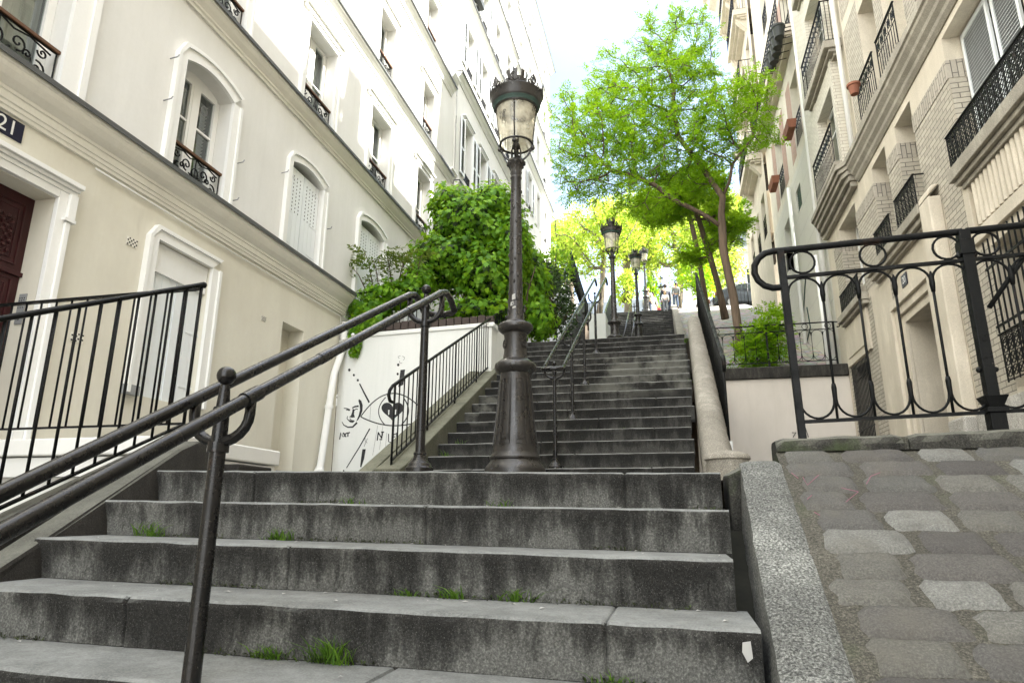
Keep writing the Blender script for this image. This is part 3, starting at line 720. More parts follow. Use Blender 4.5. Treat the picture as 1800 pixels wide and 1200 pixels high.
    for z,r in ((zb,rb),(zt,rt)):
        for j in range(nn): gl.v.append((math.cos(2*PI*j/nn)*r,math.sin(2*PI*j/nn)*r,z))
    for j in range(nn): gl.f.append((j,(j+1)%nn,nn+(j+1)%nn,nn+j))
    gl.build('lamp_glass','lamp_glass',t,smooth=True)
    bl=MB(); bl.lathe([(.02,4.02),(.05,3.98),(.055,3.93),(.03,3.88),(.001,3.86)],n=14); bl.build('bulb','enamel_white',t,smooth=True)
    hd=MB(); hd.lathe([(.208,4.150),(.228,4.145),(.236,4.160),(.240,4.185),(.256,4.20),(.268,4.225),(.272,4.262),(.290,4.30),(.296,4.315),(.290,4.325),(.26,4.33),(.20,4.345),(.12,4.36),(.06,4.38),(.05,4.40)],n=48)
    hd.build('roof','lamp_iron',t,smooth=True,autosmooth=35)
    rg=MB(); rg.lathe([(.228,4.158),(.2405,4.158),(.2455,4.180),(.2575,4.193),(.2585,4.198),(.246,4.199)],n=48); rg.build('green_band','lamp_green',t,smooth=True,autosmooth=40)
    cw=MB(); n_=8
    for k in range(n_):
        a=2*PI*k/n_
        def pp(da,z,r=.287): return (math.cos(a+da)*r,math.sin(a+da)*r,z)
        for s_ in(-1,1):
            cw.tube([pp(0,4.325),pp(s_*.10,4.345),pp(s_*.13,4.375),pp(s_*.07,4.415),pp(0,4.445)],.0085,4)
            cw.tube([pp(0,4.33),pp(s_*.06,4.36),pp(s_*.04,4.40),pp(0,4.415)],.007,4)
            cw.tube([pp(s_*.15,4.325),pp(s_*.22,4.335),pp(s_*.235,4.355),pp(s_*.20,4.365),pp(s_*.18,4.35)],.007,4)
        cw.tube([pp(0,4.32),pp(0,4.43)],.004,4); cw.ball(pp(0,4.43),.010,6,4)
        for q in range(4):
            b_=a+PI/n_; cw.ball((math.cos(b_+(q-1.5)*.07)*.287,math.sin(b_+(q-1.5)*.07)*.287,4.335+.008*(q%2)),.008,5,4)
    cw.build('cresting','lamp_iron',t,smooth=True)
    tp=MB(); tp.lathe([(.06,4.35),(.09,4.37),(.085,4.41),(.078,4.44),(.090,4.47),(.106,4.50),(.108,4.525),(.098,4.528),(.095,4.50)],n=24)
    for k in range(8):
        a=2*PI*k/8; c=(math.cos(a)*.098,math.sin(a)*.098)
        tt=Vector((-math.sin(a),math.cos(a),0))*.020
        e=Vector((math.cos(a),math.sin(a),0))
        c3=e*.104
        tp.hexa([c3-tt-e*.006+Vector((0,0,4.52)),c3+tt-e*.006+Vector((0,0,4.52)),c3+tt+e*.006+Vector((0,0,4.52)),c3-tt+e*.006+Vector((0,0,4.52)),
                 c3*1.12-tt*1.1-e*.006+Vector((0,0,4.60)),c3*1.12+tt*1.1-e*.006+Vector((0,0,4.60)),c3*1.12+tt*1.1+e*.006+Vector((0,0,4.60)),c3*1.12-tt*1.1+e*.006+Vector((0,0,4.60))])
        for s_ in(-1,1): tp.ball(tuple(c3*1.13+tt*s_*.8+Vector((0,0,4.61))),.008,5,4)
    tp.build('crown_finial','lamp_iron',t,smooth=True,autosmooth=40)
    for c in t.children:      # shaft shortened above its relief; lantern rides on it
        for v in c.data.vertices:
            z=v.co.z
            if z>3.3: v.co.z=z-.19
            elif z>2.2: v.co.z=2.2+(z-2.2)*(.91/1.10)
    return t
L1=make_lamp()
lamps=[((-1.455,6.2,.305),1.0,'nearest and largest cast iron street lamp on the landing, crowned lantern against the white house','street lamp'),
 ((-1.235,15.9,3.21),.948,'cast iron street lamp at the head of the second flight of stairs, second nearest'),
 ((-1.04,25.0,6.15),.93,'third cast iron street lamp, beside the handrail of the farthest stairs'),
 ((-.91,32.3,9.75),.81,'slim street lamp at the very top of the stairs, close right of the third')]
for i,a in enumerate(lamps):
    o=L1 if i==0 else copytree(L1)
    o.location=a[0]; o.scale=(a[1],)*3; o.rotation_euler[2]=R(-38)+i*.5; tag(o,a[2],'street lamp','cast iron street lamps up the stairs')
for (px,Y,zt) in ((1161,47,497),(1161,56,483)):
    p=at(px,zt,Y=Y); o=copytree(L1); s_=.72; o.scale=(s_,)*3; o.location=(p.x,Y,p.z-4.56*s_)
    tag(o,'distant street lamp above the crowd, '+('nearer and lower of the two' if Y<50 else 'farther and higher of the two'),'street lamp','cast iron street lamps up the stairs')
# sticker on the near lantern glass
def sticker():
    # vertical lettering on the near left pane
    a=math.atan2(-1,-.42)
    r=.204; z=4.03
    n=Vector((math.cos(a),math.sin(a),.14)).normalized(); up=Vector((0,0,1)); up=(up-n*up.dot(n)).normalized(); s_=up.cross(n)
    z-=.19; p=Vector((math.cos(a)*(r+.006),math.sin(a)*(r+.006),z))
    # text reads downwards: text x axis = -up
    X=-up; Y_=s_*1.0
    mat=Matrix((X,Y_,X.cross(Y_))).transposed().to_4x4(); mat.translation=p
    t=text_mesh('lettering','noua',.075,'paint_black',L1,mat,.001)
    r=L1.rotation_euler[2]; t.matrix_parent_inverse=Matrix.Rotation(-r,4,'Z')
sticker()
tp=MB(); c=L1.location
for (dz,da,h) in((1.72,-1.75,.05),(1.78,-1.55,.07),(1.69,-1.5,.03)):
    a=da; r=.086; tp.quad(*[(c.x+math.cos(a+u)*r,c.y+math.sin(a+u)*r,c.z+dz+v) for u,v in((-.22,0),(.2,.012),(.16,h),(-.2,h*.8))])
tag(tp.build('torn_paper','litter'),'scraps of torn white paper stuck to the shaft of the nearest lamp','paper')
# ---- double handrails on central posts
def post_with_fork(parent,x,y,zb,zu,hw,base=True,ball=True,r=.021,reach=.06,tall=.17):
    b=MB(); b.tube([(x,y,zb),(x,y,zb+(zu-zb)*.5),(x,y,zu)],[r*1.25,r*1.1,r],12); 
    if ball: b.tube([(x,y,zu-.01),(x,y,zu+tall*.45),(x,y,zu+tall-.02)],[r,r*.95,r*.62],12); b.ball((x,y,zu+tall+.012),r*1.25,14,10)
    b.tube([(x,y,zu-.03),(x,y,zu+.0)],[r*1.35,r*1.35],12)
    if ball: b.tube([(x,y,zu+tall*.45),(x,y,zu+tall*.55)],[r*1.35,r*1.1],12)
    o=b.build('post','rail_iron',parent,smooth=True,autosmooth=50)
    f=MB(); P=[]
    for k in range(13):
        a=PI+PI*k/12; P.append((x+hw*math.cos(a),y,zu+.085+math.sin(a)*.085))
    P=[(x-hw,y,zu+reach+.10)]+P+[(x+hw,y,zu+reach+.10)]
    f.tube(P,r*.72,8); f.build('fork','rail_iron',o,smooth=True)
    if base:
        q=MB(); q.lathe([(.076,0),(.076,.030),(.070,.036),(.066,.040),(.062,.052),(.058,.056),(.046,.068),(.036,.088),(.033,.10),(.037,.106),(.034,.114),(.024,.118)],(x,y,zb-.004),24)
        q.build('foot','rail_iron',o,smooth=True,autosmooth=40)
    return o
hr=wthing('double_handrail','black double tube handrail on ball topped posts over the foreground steps','handrail',(-1.43,2,-.4))
K_=.932; HX=-1.445*K_; HW=.105*K_
post_with_fork(hr,HX,1.915*K_,-1.0,.235*K_,HW,False,True,.0235,.028,.195)
post_with_fork(hr,HX,3.72*K_,.235,1.165*K_,HW,True,True,.0225,.047,.186)
def tube_line(y,off): return 1.175+(y-3.31)*.536+off
for s_,of in((-1,0),(1,0)):
    x=HX+s_*HW; P=[(x,-1.2,tube_line(-1.2,of)),(x,1.2,tube_line(1.2,of)),(x,3.70*K_,tube_line(3.70*K_,of))]
    b=MB(); b.tube(P+[(x,3.79*K_,tube_line(3.76*K_,of)),(x,3.87*K_,1.36*K_),(x,3.95*K_,1.315*K_)],.0198,14); b.build('handrail_tube','rail_iron',hr,smooth=True,autosmooth=60)
b=MB(); b.tube([(HX+HW*math.cos(PI-PI*k/10),3.95*K_+.07*math.sin(PI*k/10),1.315*K_-.01*math.sin(PI*k/10)) for k in range(11)],.0198,14); b.build('end_loop','rail_iron',hr,smooth=True)
cl=MB(); 
for y,r_ in((1.915*K_,.0235),(2.2,.0217),(3.0,.0213)):
    x=HX+HW; cl.tube([(x,y-.035,tube_line(y-.035,0)),(x,y+.035,tube_line(y+.035,0))],r_,14)
cl.build_each('sleeve','rail_iron',hr,smooth=True,autosmooth=40)
hu=wthing('double_handrail','thinner black double handrail running up the middle of the long stairs','handrail',(-1.2,9,1))
UX=-1.19; UW=.105
pz=[(6.9,.49),(8.2,1.168),(9.5,1.848),(11.13,2.698)]
for y,z in pz: post_with_fork(hu,UX,y,z,z+.95,UW,True,True,.019,.06,.15)
def ul(y): return .49+1.09+(y-6.9)*.545
for s_ in(-1,1):
    x=UX+s_*UW; b=MB(); b.tube([(x,6.78,ul(6.9)-.06),(x,6.86,ul(6.9)-.03),(x,6.98,ul(6.98)),(x,12.2,ul(12.2)),(x,12.32,ul(12.25)),(x,12.5,ul(12.2)-.03)],.0215,10); b.build('handrail_tube','rail_iron',hu,smooth=True,autosmooth=60)
b=MB(); b.tube([(UX+UW*math.cos(PI-PI*k/10),6.78-.05*math.sin(PI*k/10),ul(6.9)-.06-.01*math.sin(PI*k/10)) for k in range(11)],.021,10); b.build('end_loop','rail_iron',hu,smooth=True)
hf=wthing('double_handrail','bright worn double handrail on the farthest stairs beside the third lamp','handrail',(-1.3,22,5))
FX=-1.32
def fl(y): return z_f(y)+1.0
def z_f(y): return ZT+(y-Y3)*RS/TU+RS
for y in (19.6,22.5,25.4,28.3,31.2): post_with_fork(hf,FX,y,z_f(y)-.1,z_f(y)+.86,.14,True,True,.022,.06,.14)
for s_ in(-1,1):
    b=MB(); x=FX+s_*.14; b.tube([(x,19.3,fl(19.3)),(x,31.6,fl(31.6))],.024,8); b.build('handrail_tube','rail_iron',hf,smooth=True)
# ---- plain bar railings (top rail, bottom rail, balusters)
def bar_rail(root,P0,P1,h,n,top=.02,bar=.008,bottom=True,posts=(0,-1),postr=.014,topbox=False,z_clear=.07):
    P0=Vector(P0);P1=Vector(P1)
    t=MB(); a=P0+Vector((0,0,h)); b_=P1+Vector((0,0,h)); t.tube([a,b_],top,10) if not topbox else t.bar(a,b_,top*2,top*1.1,Vector((0,1,0)) if abs((b_-a).x)>abs((b_-a).y) else Vector((1,0,0)))
    t.build('top_rail','iron',root,smooth=not topbox,autosmooth=50)
    if bottom: q=MB(); q.bar(P0+Vector((0,0,z_clear)),P1+Vector((0,0,z_clear)),.028,.014,Vector((0,1,0)) if abs((P1-P0).x)>abs((P1-P0).y) else Vector((1,0,0))); q.build('bottom_rail','iron',root)
    for i in range(n+1):
        p=P0.lerp(P1,i/n); big=(i in [k%(n+1) for k in posts])
        m=MB(); m.tube([p+Vector((0,0,-.06 if big else z_clear)),p+Vector((0,0,h))],postr if big else bar,6); m.build('post' if big else 'baluster','iron',root,smooth=True)
lr=wthing('bar_railing','black bar railing sloping up the left side of the long stairs before the mural','railing',(-2.8,8.5,1))
y0,y1=6.42,12.1; n=46
bar_rail(lr,(-2.80,y0,strl(y0)+.01),(-2.80,y1,strl(y1)+.01),.86,n,.018,.0075,True,(0,8,16,24,32,40,46),.012)
b=MB(); zt=strl(y0)+.87; b.tube([(-2.80,y0+.05,zt+.02),(-2.80,y0-.06,zt-.03),(-2.80,y0-.13,zt-.09),(-2.80,y0-.15,zt-.15),(-2.80,y0-.11,zt-.20),(-2.80,y0-.05,zt-.20)],.018,10); b.build('scroll_end','iron',lr,smooth=True)
rr=wthing('bar_railing','black tube topped bar railing standing on the right cheek wall','railing',(.58,9.5,1.5))
def rz(y): return .83+(y-7.55)*.56
def rx(y): return .585+.02*(y-7.5)/5
y0,y1=7.5,12.55
bar_rail(rr,(rx(y0),y0,rz(y0)),(rx(y1),y1,rz(y1)),.93,54,.023,.009,True,(0,13,27,40,54),.015)
b=MB(); z0=rz(y0)+.93; b.tube([(rx(y0),y0+.05,z0+.028),(rx(y0),y0-.04,z0-.01),(rx(y0),y0-.10,z0-.07),(rx(y0),y0-.10,z0-.14),(rx(y0),y0-.05,z0-.17)],.023,10); b.build('scroll_end','iron',rr,smooth=True)
b=MB()
for y in (7.5,8.8,10.1,11.4): b.box(rx(y)-.03,rx(y)+.03,y-.03,y+.03,rz(y)-.12,rz(y)+.0)
b.build_each('fixing_plate','enamel_white',rr)
# ---- house entrance railings (front slope + rear level)
er=wthing('entrance_railing','black bar railing round the corner of the entrance steps, sloping front and level rear','railing',(-3.3,3.9,.6))
def bar_path(P0,P1,h,n,zc=.0,off0=0):
    bar_rail(er,P0,P1,h,n,.017,.0085,True,(0,),.0125,False,zc)
bar_rail(er,(-3.30,3.98,.60),(-3.30,1.35,-.66),1.045,19,.017,.0095,True,(0,11),.0125,False,.02)
bar_rail(er,(-3.33,4.02,.60),(-5.36,4.02,.60),1.03,14,.017,.0085,True,(14,),.0125,True,.03)
MB().ball((-3.30,4.0,1.648),.024,12,8).build('corner_ball','iron',er,smooth=True)
# ---- ornamental fence, right foreground; pattern in a module of bays
def circle(c,r,n=20,rad=.007,plane='xz'):
    return [(c[0]+r*math.cos(2*PI*k/n),c[1],c[2]+r*math.sin(2*PI*k/n)) for k in range(n)]
def orn_fence(root,x0,x1,y,zb,h,bays,mat,slope=.02,posts=(),curl=True,rt=.018,s=1.0,tail=1):
    def Z(x,z): return z+slope*(x-x0)
    t=MB(); 
    P=[(x0+.02,y,Z(x0,zb+h)),(x1,y,Z(x1,zb+h))]
    if curl:
        c=[]
        for k in range(9):
            a=PI/2+k*PI*1.08/8; c.append((x0-.05*s+math.cos(a)*.105*s,y,Z(x0,zb+h-.105*s)+math.sin(a)*.105*s))
        c=c[::-1]+[(x0+.0,y,Z(x0,zb+h))]
        P=c+P[1:]
    t.tube(P,rt,10); t.build('top_rail',mat,root,smooth=True,autosmooth=60)
    q=MB(); q.bar((x0,y,Z(x0,zb+h-.155*s)),(x1,y,Z(x1,zb+h-.155*s)),.030*s,.014*s,Vector((0,1,0))); q.build('cross_rail',mat,root); q=MB(); q.bar((x0,y,Z(x0,zb+.075)),(x1,y,Z(x1,zb+.075)),.024*s,.016*s,Vector((0,1,0))); q.build('cross_rail',mat,root)
    w_=(x1-x0)/bays
    for i in range(bays):
        xa=x0+i*w_; xm=xa+w_/2; zt=zb+h-.165*s; m=MB()
        # semicircle at top and bottom of the bay, with stems between bays
        m.tube([(xm+math.cos(a)*w_*.47,y,Z(xm,zt-w_*.47)+math.sin(a)*w_*.46) for a in [PI*k/12 for k in range(13)]],.0065*s,6)
        m.tube([(xm+math.cos(a)*w_*.47,y,Z(xm,zb+.085+w_*.55)+math.sin(a)*w_*.53) for a in [PI+PI*k/12 for k in range(13)]],.0065*s,6)
        m.build_each('arch',mat,root,smooth=True)
        if i%2==0:
            g=MB(); g.tube([(xm+.004+math.cos(2*PI*k/18)*.062*s,y,Z(xm,zb+h-.078*s)+math.sin(2*PI*k/18)*.062*s) for k in range(18)],.0065*s,6,closed=True); g.build('ring',mat,root,smooth=True)
        if i>0 and i not in posts:
            m=MB(); m.tube([(xa,y,Z(xa,zb+.03+w_*.30)),(xa,y,Z(xa,zt-.06))],.0075*s,6)
            m.tube([(xa,y,Z(xa,zt-.14*s)),(xa,y,Z(xa,zt-.10*s)),(xa,y,Z(xa,zt-.06*s)),(xa,y,Z(xa,zt-.03*s))],[.010*s,.015*s,.013*s,.004*s],6)
            m.tube([(xa,y,Z(xa,zb+.13)),(xa,y,Z(xa,zb+.17)),(xa,y,Z(xa,zb+.24*s)),(xa,y,Z(xa,zb+.26*s))],[.004,.012*s,.014*s,.010*s],6)
            m.build('spindle',mat,root,smooth=True)
fe=wthing('ornamental_fence','black iron fence of arches and rings on the near stone kerb','fence',(1.4,3.6,.4))
orn_fence(fe,.632,1.492,3.6,.40,1.0,5,'iron',.028,curl=True)
orn_fence(fe,1.492,3.3,3.6,.425,1.0,10,'iron',.028,curl=False,posts=())
MB().bar((.632,3.6,.36),(.618,3.6,1.395),.036,.036,Vector((0,1,0))).build('post','iron',fe,bevel=.003)
for px in (1.495,3.3):
    b=MB(); z0=.41+.028*(px-.63); b.bar((px,3.6,z0),(px,3.6,z0+.995),.052,.052,Vector((0,1,0)))
    b.box(px-.034,px+.034,3.566,3.634,z0-.03,z0+.06); b.box(px-.045,px+.045,3.555,3.645,z0+.06,z0+.085)
    b.hexa([(px-.03,3.57,z0+.085),(px+.03,3.57,z0+.085),(px+.03,3.63,z0+.085),(px-.03,3.63,z0+.085),(px-.052,3.548,z0+.14),(px+.052,3.548,z0+.14),(px+.052,3.652,z0+.14),(px-.052,3.652,z0+.14)])
    for zz in (.27,.86): b.ball((px-.036,3.6,z0+zz),.014,8,6); b.ball((px+.036,3.6,z0+zz),.014,8,6)
    b.bar((px,3.6,z0+.86),(px,3.6,z0+.94),.066,.066,Vector((0,1,0)))
    b.build('post','iron',fe,bevel=.003)
# diagonal stay and hand grip of the fence at far right
b=MB(); b.tube([(1.56,3.62,1.02),(1.80,3.62,1.33),(1.86,3.62,1.42)],.012,6); b.build('stay','iron',fe,smooth=True)
# small garden fence, same family
gf=wthing('ornamental_fence','smaller black arched iron fence in front of the garden under the trees','fence',(2.3,15.65,3.3))
orn_fence(gf,1.0,3.62,15.6,3.33,.95,11,'iron',.0,curl=False,rt=.016)
for px in (1.02,2.2,3.62):
    MB().bar((px,15.6,3.25),(px,15.6,4.28),.04,.04,Vector((0,1,0))).build('post','iron',gf)
b=MB(); b.tube([(3.62,15.6,4.28),(3.72,15.6,4.27),(3.77,15.6,4.21),(3.74,15.6,4.16),(3.69,15.6,4.16)],.015,8); b.build('scroll_end','iron',gf,smooth=True)
# fence at the top of the path, in front of the car
tf=wthing('bar_railing','far black bar railing at the top of the cobbled path, before the parked car','railing',(2.3,33.6,10.5))
bar_rail(tf,(.75,34.0,10.43),(4.1,34.0,10.43),1.15,20,.02,.009,True,(0,10,20),.025)
tf=wthing('bar_railing','far black bar railing to the left of the people at the top','railing',(-4.5,33,9.9))
bar_rail(tf,(-8.0,33.2,9.75),(-3.3,33.2,9.75),1.1,34,.025,.014,True,(0,12,24,34),.03)
# sheet metal guards and white wall left of the farthest stairs
pg=wthing('metal_guard','dark sheet metal guard panels with a sloping top rail left of the farthest stairs','railing',(-3.2,20,5))
for (a,b_,h) in (((986,602),(1026,532),.95),((1050,590),(1073,520),1.0)):
    Yb=18.6 if a[0]<1000 else 21.5; Ye=Yb+4.2
    p=at(*a,Y=Yb); q=at(*b_,Y=Ye)
    b=MB(); n=7
    for i in range(n):
        u=Vector(p).lerp(q,i/n); v=Vector(p).lerp(q,(i+.93)/n)
        b.hexa([(u.x,u.y,u.z-1.25),(v.x,v.y,v.z-1.25),(v.x+.03,v.y,v.z-1.25),(u.x+.03,u.y,u.z-1.25),(u.x,u.y,u.z),(v.x,v.y,v.z),(v.x+.03,v.y,v.z),(u.x+.03,u.y,u.z)])
    b.build('panel','panel_dark',pg); MB().tube([p,q],.035,8).build('top_rail','rail_iron',pg,smooth=True)
ww=wthing('side_wall','white rendered wall block beside the far left guard panels','wall',(-3.2,24,7))
p=at(1035,552,Y=21.3); MB().box(p.x,p.x+.55,21.3,24.5,3.5,p.z).build('wall','mural_wall',ww)
cw_=wthing('side_wall','grey concrete terrace wall with a dark ledge, up behind the leaning trunk','wall',(-6,27,8))
MB().box(-7.5,-3.9,26.5,27.0,5,9.2).build('wall','far_wall',cw_); MB().box(-7.55,-3.85,26.4,27.05,9.21,9.35).build('ledge','stringer_dark',cw_)
tf=wthing('bar_railing','grey bar railing on top of the concrete terrace wall at far left','railing',(-5.5,26.6,9.4))
bar_rail(tf,(-7.3,26.7,9.36),(-4.0,26.7,9.36),1.0,26,.02,.012,True,(0,13,26),.02)
# small railing on the terrace above the mural
tr=wthing('bar_railing','short black railing on the planted terrace beside the house corner','railing',(-4.8,10.15,3.1))
bar_rail(tr,(-5.36,10.27,3.03),(-4.0,10.27,3.03),.80,9,.014,.008,True,(0,9),.013)
tr=wthing('bar_railing','low dark railing behind the ivy at the head of the long stairs','railing',(-3.0,13.5,3.2))
bar_rail(tr,(-4.4,13.0,3.2),(-2.6,13.0,3.2),.65,16,.016,.009,True,(0,16),.016)
# ================================================================== HOUSES
LX=-5.4; RX=3.8
def arcz(y,ya,yb,zt,rise):
    if rise<=0: return zt
    h=(yb-ya)/2; t=(y-(ya+yb)/2)/h; return zt-rise*t*t
def facade(root,X,nm,y0,y1,z0,z1,ops,mat,depth=.28,name='wall',rev=None):
    ys=sorted(set([y0,y1]+[v for o in ops for v in o[:2] if y0<v<y1])); zs=sorted(set([z0,z1]+[v for o in ops for v in o[2:4] if z0<v<z1]))
    b=MB()
    for i in range(len(ys)-1):
        for j in range(len(zs)-1):
            cy=(ys[i]+ys[i+1])/2; cz=(zs[j]+zs[j+1])/2
            if any(o[0]<cy<o[1] and o[2]<cz<o[3] for o in ops): continue
            b.quad((X,ys[i],zs[j]),(X,ys[i+1],zs[j]),(X,ys[i+1],zs[j+1]),(X,ys[i],zs[j+1]))
    q=MB() if rev else b; Xi=X-nm*depth
    for o in ops:
        ya,yb,za,zb=o[:4]; rise=o[4] if len(o)>4 else 0
        ya_,yb_=max(ya,y0),min(yb,y1)
        zs_=arcz(ya,ya,yb,zb,rise)
        q.quad((X,ya,za),(Xi,ya,za),(Xi,ya,zs_),(X,ya,zs_)); q.quad((X,yb,za),(Xi,yb,za),(Xi,yb,zs_),(X,yb,zs_)); q.quad((X,ya,za),(X,yb,za),(Xi,yb,za),(Xi,ya,za))
        n=10 if rise else 1
        for k in range(n):
            a=ya+(yb-ya)*k/n; c=ya+(yb-ya)*(k+1)/n; A=arcz(a,ya,yb,zb,rise); C=arcz(c,ya,yb,zb,rise)
            q.quad((X,a,A),(X,c,C),(Xi,c,C),(Xi,a,A))
            if rise: b.quad((X,a,A),(X,c,C),(X,c,zb),(X,a,zb))
    o=b.build(name,mat,root)
    # keep facade normals outward
    if rev: q.build('reveal',rev,root)
    return o
def surround(root,X,nm,ya,yb,za,zb,rise,w_=.15,t=.045,mat='trim_white',foot=0):
    m=MB(); o=X+nm*t; sk=arcz(ya,ya,yb,zb,rise)
    def ring(w0,w1,x0,x1):
        for s_,e in((ya,-1),(yb,1)):
            a=s_+e*w0; c=s_+e*w1
            m.box(min(x0,x1),max(x0,x1),min(a,c),max(a,c),za-foot,sk+.0)
        n=12
        for k in range(n):
            # arch band
            u0=(k/n)*2-1; u1=((k+1)/n)*2-1; cy=(ya+yb)/2; h=(yb-ya)/2
            def P(u,wd): return (cy+u*(h+wd),(zb-rise*u*u)+wd)
            a=P(u0,w0); b_=P(u1,w0); c=P(u1,w1); d=P(u0,w1)
            if k==0: a=(ya-w0,sk); d=(ya-w1,sk+0); 
            m.hexa([(x0,a[0],a[1]),(x0,b_[0],b_[1]),(x0,c[0],c[1]),(x0,d[0],d[1]),(x1,a[0],a[1]),(x1,b_[0],b_[1]),(x1,c[0],c[1]),(x1,d[0],d[1])])
    ring(.0,w_*.72,X+nm*.001,o); ring(w_*.72,w_,X+nm*.001,o+nm*.022)
    return m.build('surround',mat,root)
def spiral(c,r0,r1,a0,turn,n=16): return [(c[0]+(r0+(r1-r0)*k/n)*math.cos(a0+turn*k/n),c[1]+(r0+(r1-r0)*k/n)*math.sin(a0+turn*k/n)) for k in range(n+1)]
def scroll_lines(w,h):
    L=[]; cx=w/2
    for s_ in(-1,1):
        def m_(P): return [(cx+s_*(x),y) for x,y in P]
        L.append(m_(spiral((w*.17,h*.60),h*.20,h*.03,-PI/2,2.6*PI)))
        L.append(m_(spiral((w*.36,h*.30),h*.20,h*.03,PI*.6,-2.6*PI)))
        L.append(m_(spiral((w*.38,h*.74),h*.13,h*.02,PI,2.4*PI)))
        L.append(m_(spiral((w*.12,h*.24),h*.15,h*.02,PI*.5,2.4*PI)))
        L.append(m_(spiral((w*.26,h*.48),h*.11,h*.02,PI*1.2,-2.4*PI)))
        L.append(m_([(0,h*.06),(w*.1,h*.12),(w*.25,h*.06),(w*.45,h*.14)]))
        L.append(m_([(0,h*.95),(w*.12,h*.85),(w*.26,h*.93),(w*.45,h*.84)]))
    L.append([(cx+h*.13*math.cos(a*PI/8),h*.47+h*.17*math.sin(a*PI/8)) for a in range(17)])
    L.append([(cx,h*.05),(cx,h*.95)])
    return L
def guard(root,X,ya,yb,zb,h,wood=True,style='scroll',mat='iron',t=.0065):
    m=MB(); w_=yb-ya
    P=lambda u,v:(X,ya+u,zb+v)
    m.tube([P(0,0),P(0,h)],.010,4); m.tube([P(w_,0),P(w_,h)],.010,4); m.tube([P(0,.02),P(w_,.02)],.009,4); m.tube([P(0,h*.95),P(w_,h*.95)],.008,4)
    if style=='scroll':
        for L in scroll_lines(w_,h*.93): m.tube([P(u,v+.02) for u,v in L],t*1.35,4,cap=False)
    elif style=='bars':
        n=int(w_/.095)
        for i in range(1,n): m.tube([P(w_*i/n,.0),P(w_*i/n,h*.6)],.007,4)
        m.tube([P(0,h*.58),P(w_,h*.58)],.007,4)
        k=int(w_/.16)
        for i in range(k):
            u=w_*(i+.5)/k; 
            m.tube([P(u+.06*math.cos(a*PI/6),h*.77+.075*math.sin(a*PI/6)) for a in range(13)],.007,4,cap=False); m.tube([P(*q) for q in spiral((u,h*.77),.05,.01,0,3*PI,10)],.007,4,cap=False)
            m.tube([P(u-.08,h*.62),P(u+.08,h*.92)],.006,4); m.tube([P(u+.08,h*.62),P(u-.08,h*.92)],.006,4)
    elif style=='mesh':
        k=max(2,int(w_/.13))
        for i in range(k):
            u=w_*(i+.5)/k; d=w_/k
            for v,hh in((.10,.20),(.33,.24),(.60,.22),(.80,.12)):
                m.tube([P(u+d*.42*math.cos(a*PI/5),h*(v+hh/2)+h*hh*.5*math.sin(a*PI/5)) for a in range(11)],.0065,4,cap=False)
                m.tube([P(u-d/2,h*v),P(u+d/2,h*(v+hh))],.006,4); m.tube([P(u+d/2,h*v),P(u-d/2,h*(v+hh))],.006,4)
            m.tube([P(u-d/2,0),P(u-d/2,h)],.008,4)
    o=m.build('guard_rail',mat,root)
    b=MB(); b.bar(P(-.02,h),P(w_+.02,h),.05 if wood else .035,.035 if wood else .02,Vector((1,0,0))); b.build('hand_rail','wood_rail' if wood else 'iron',o,bevel=.004)
    return o
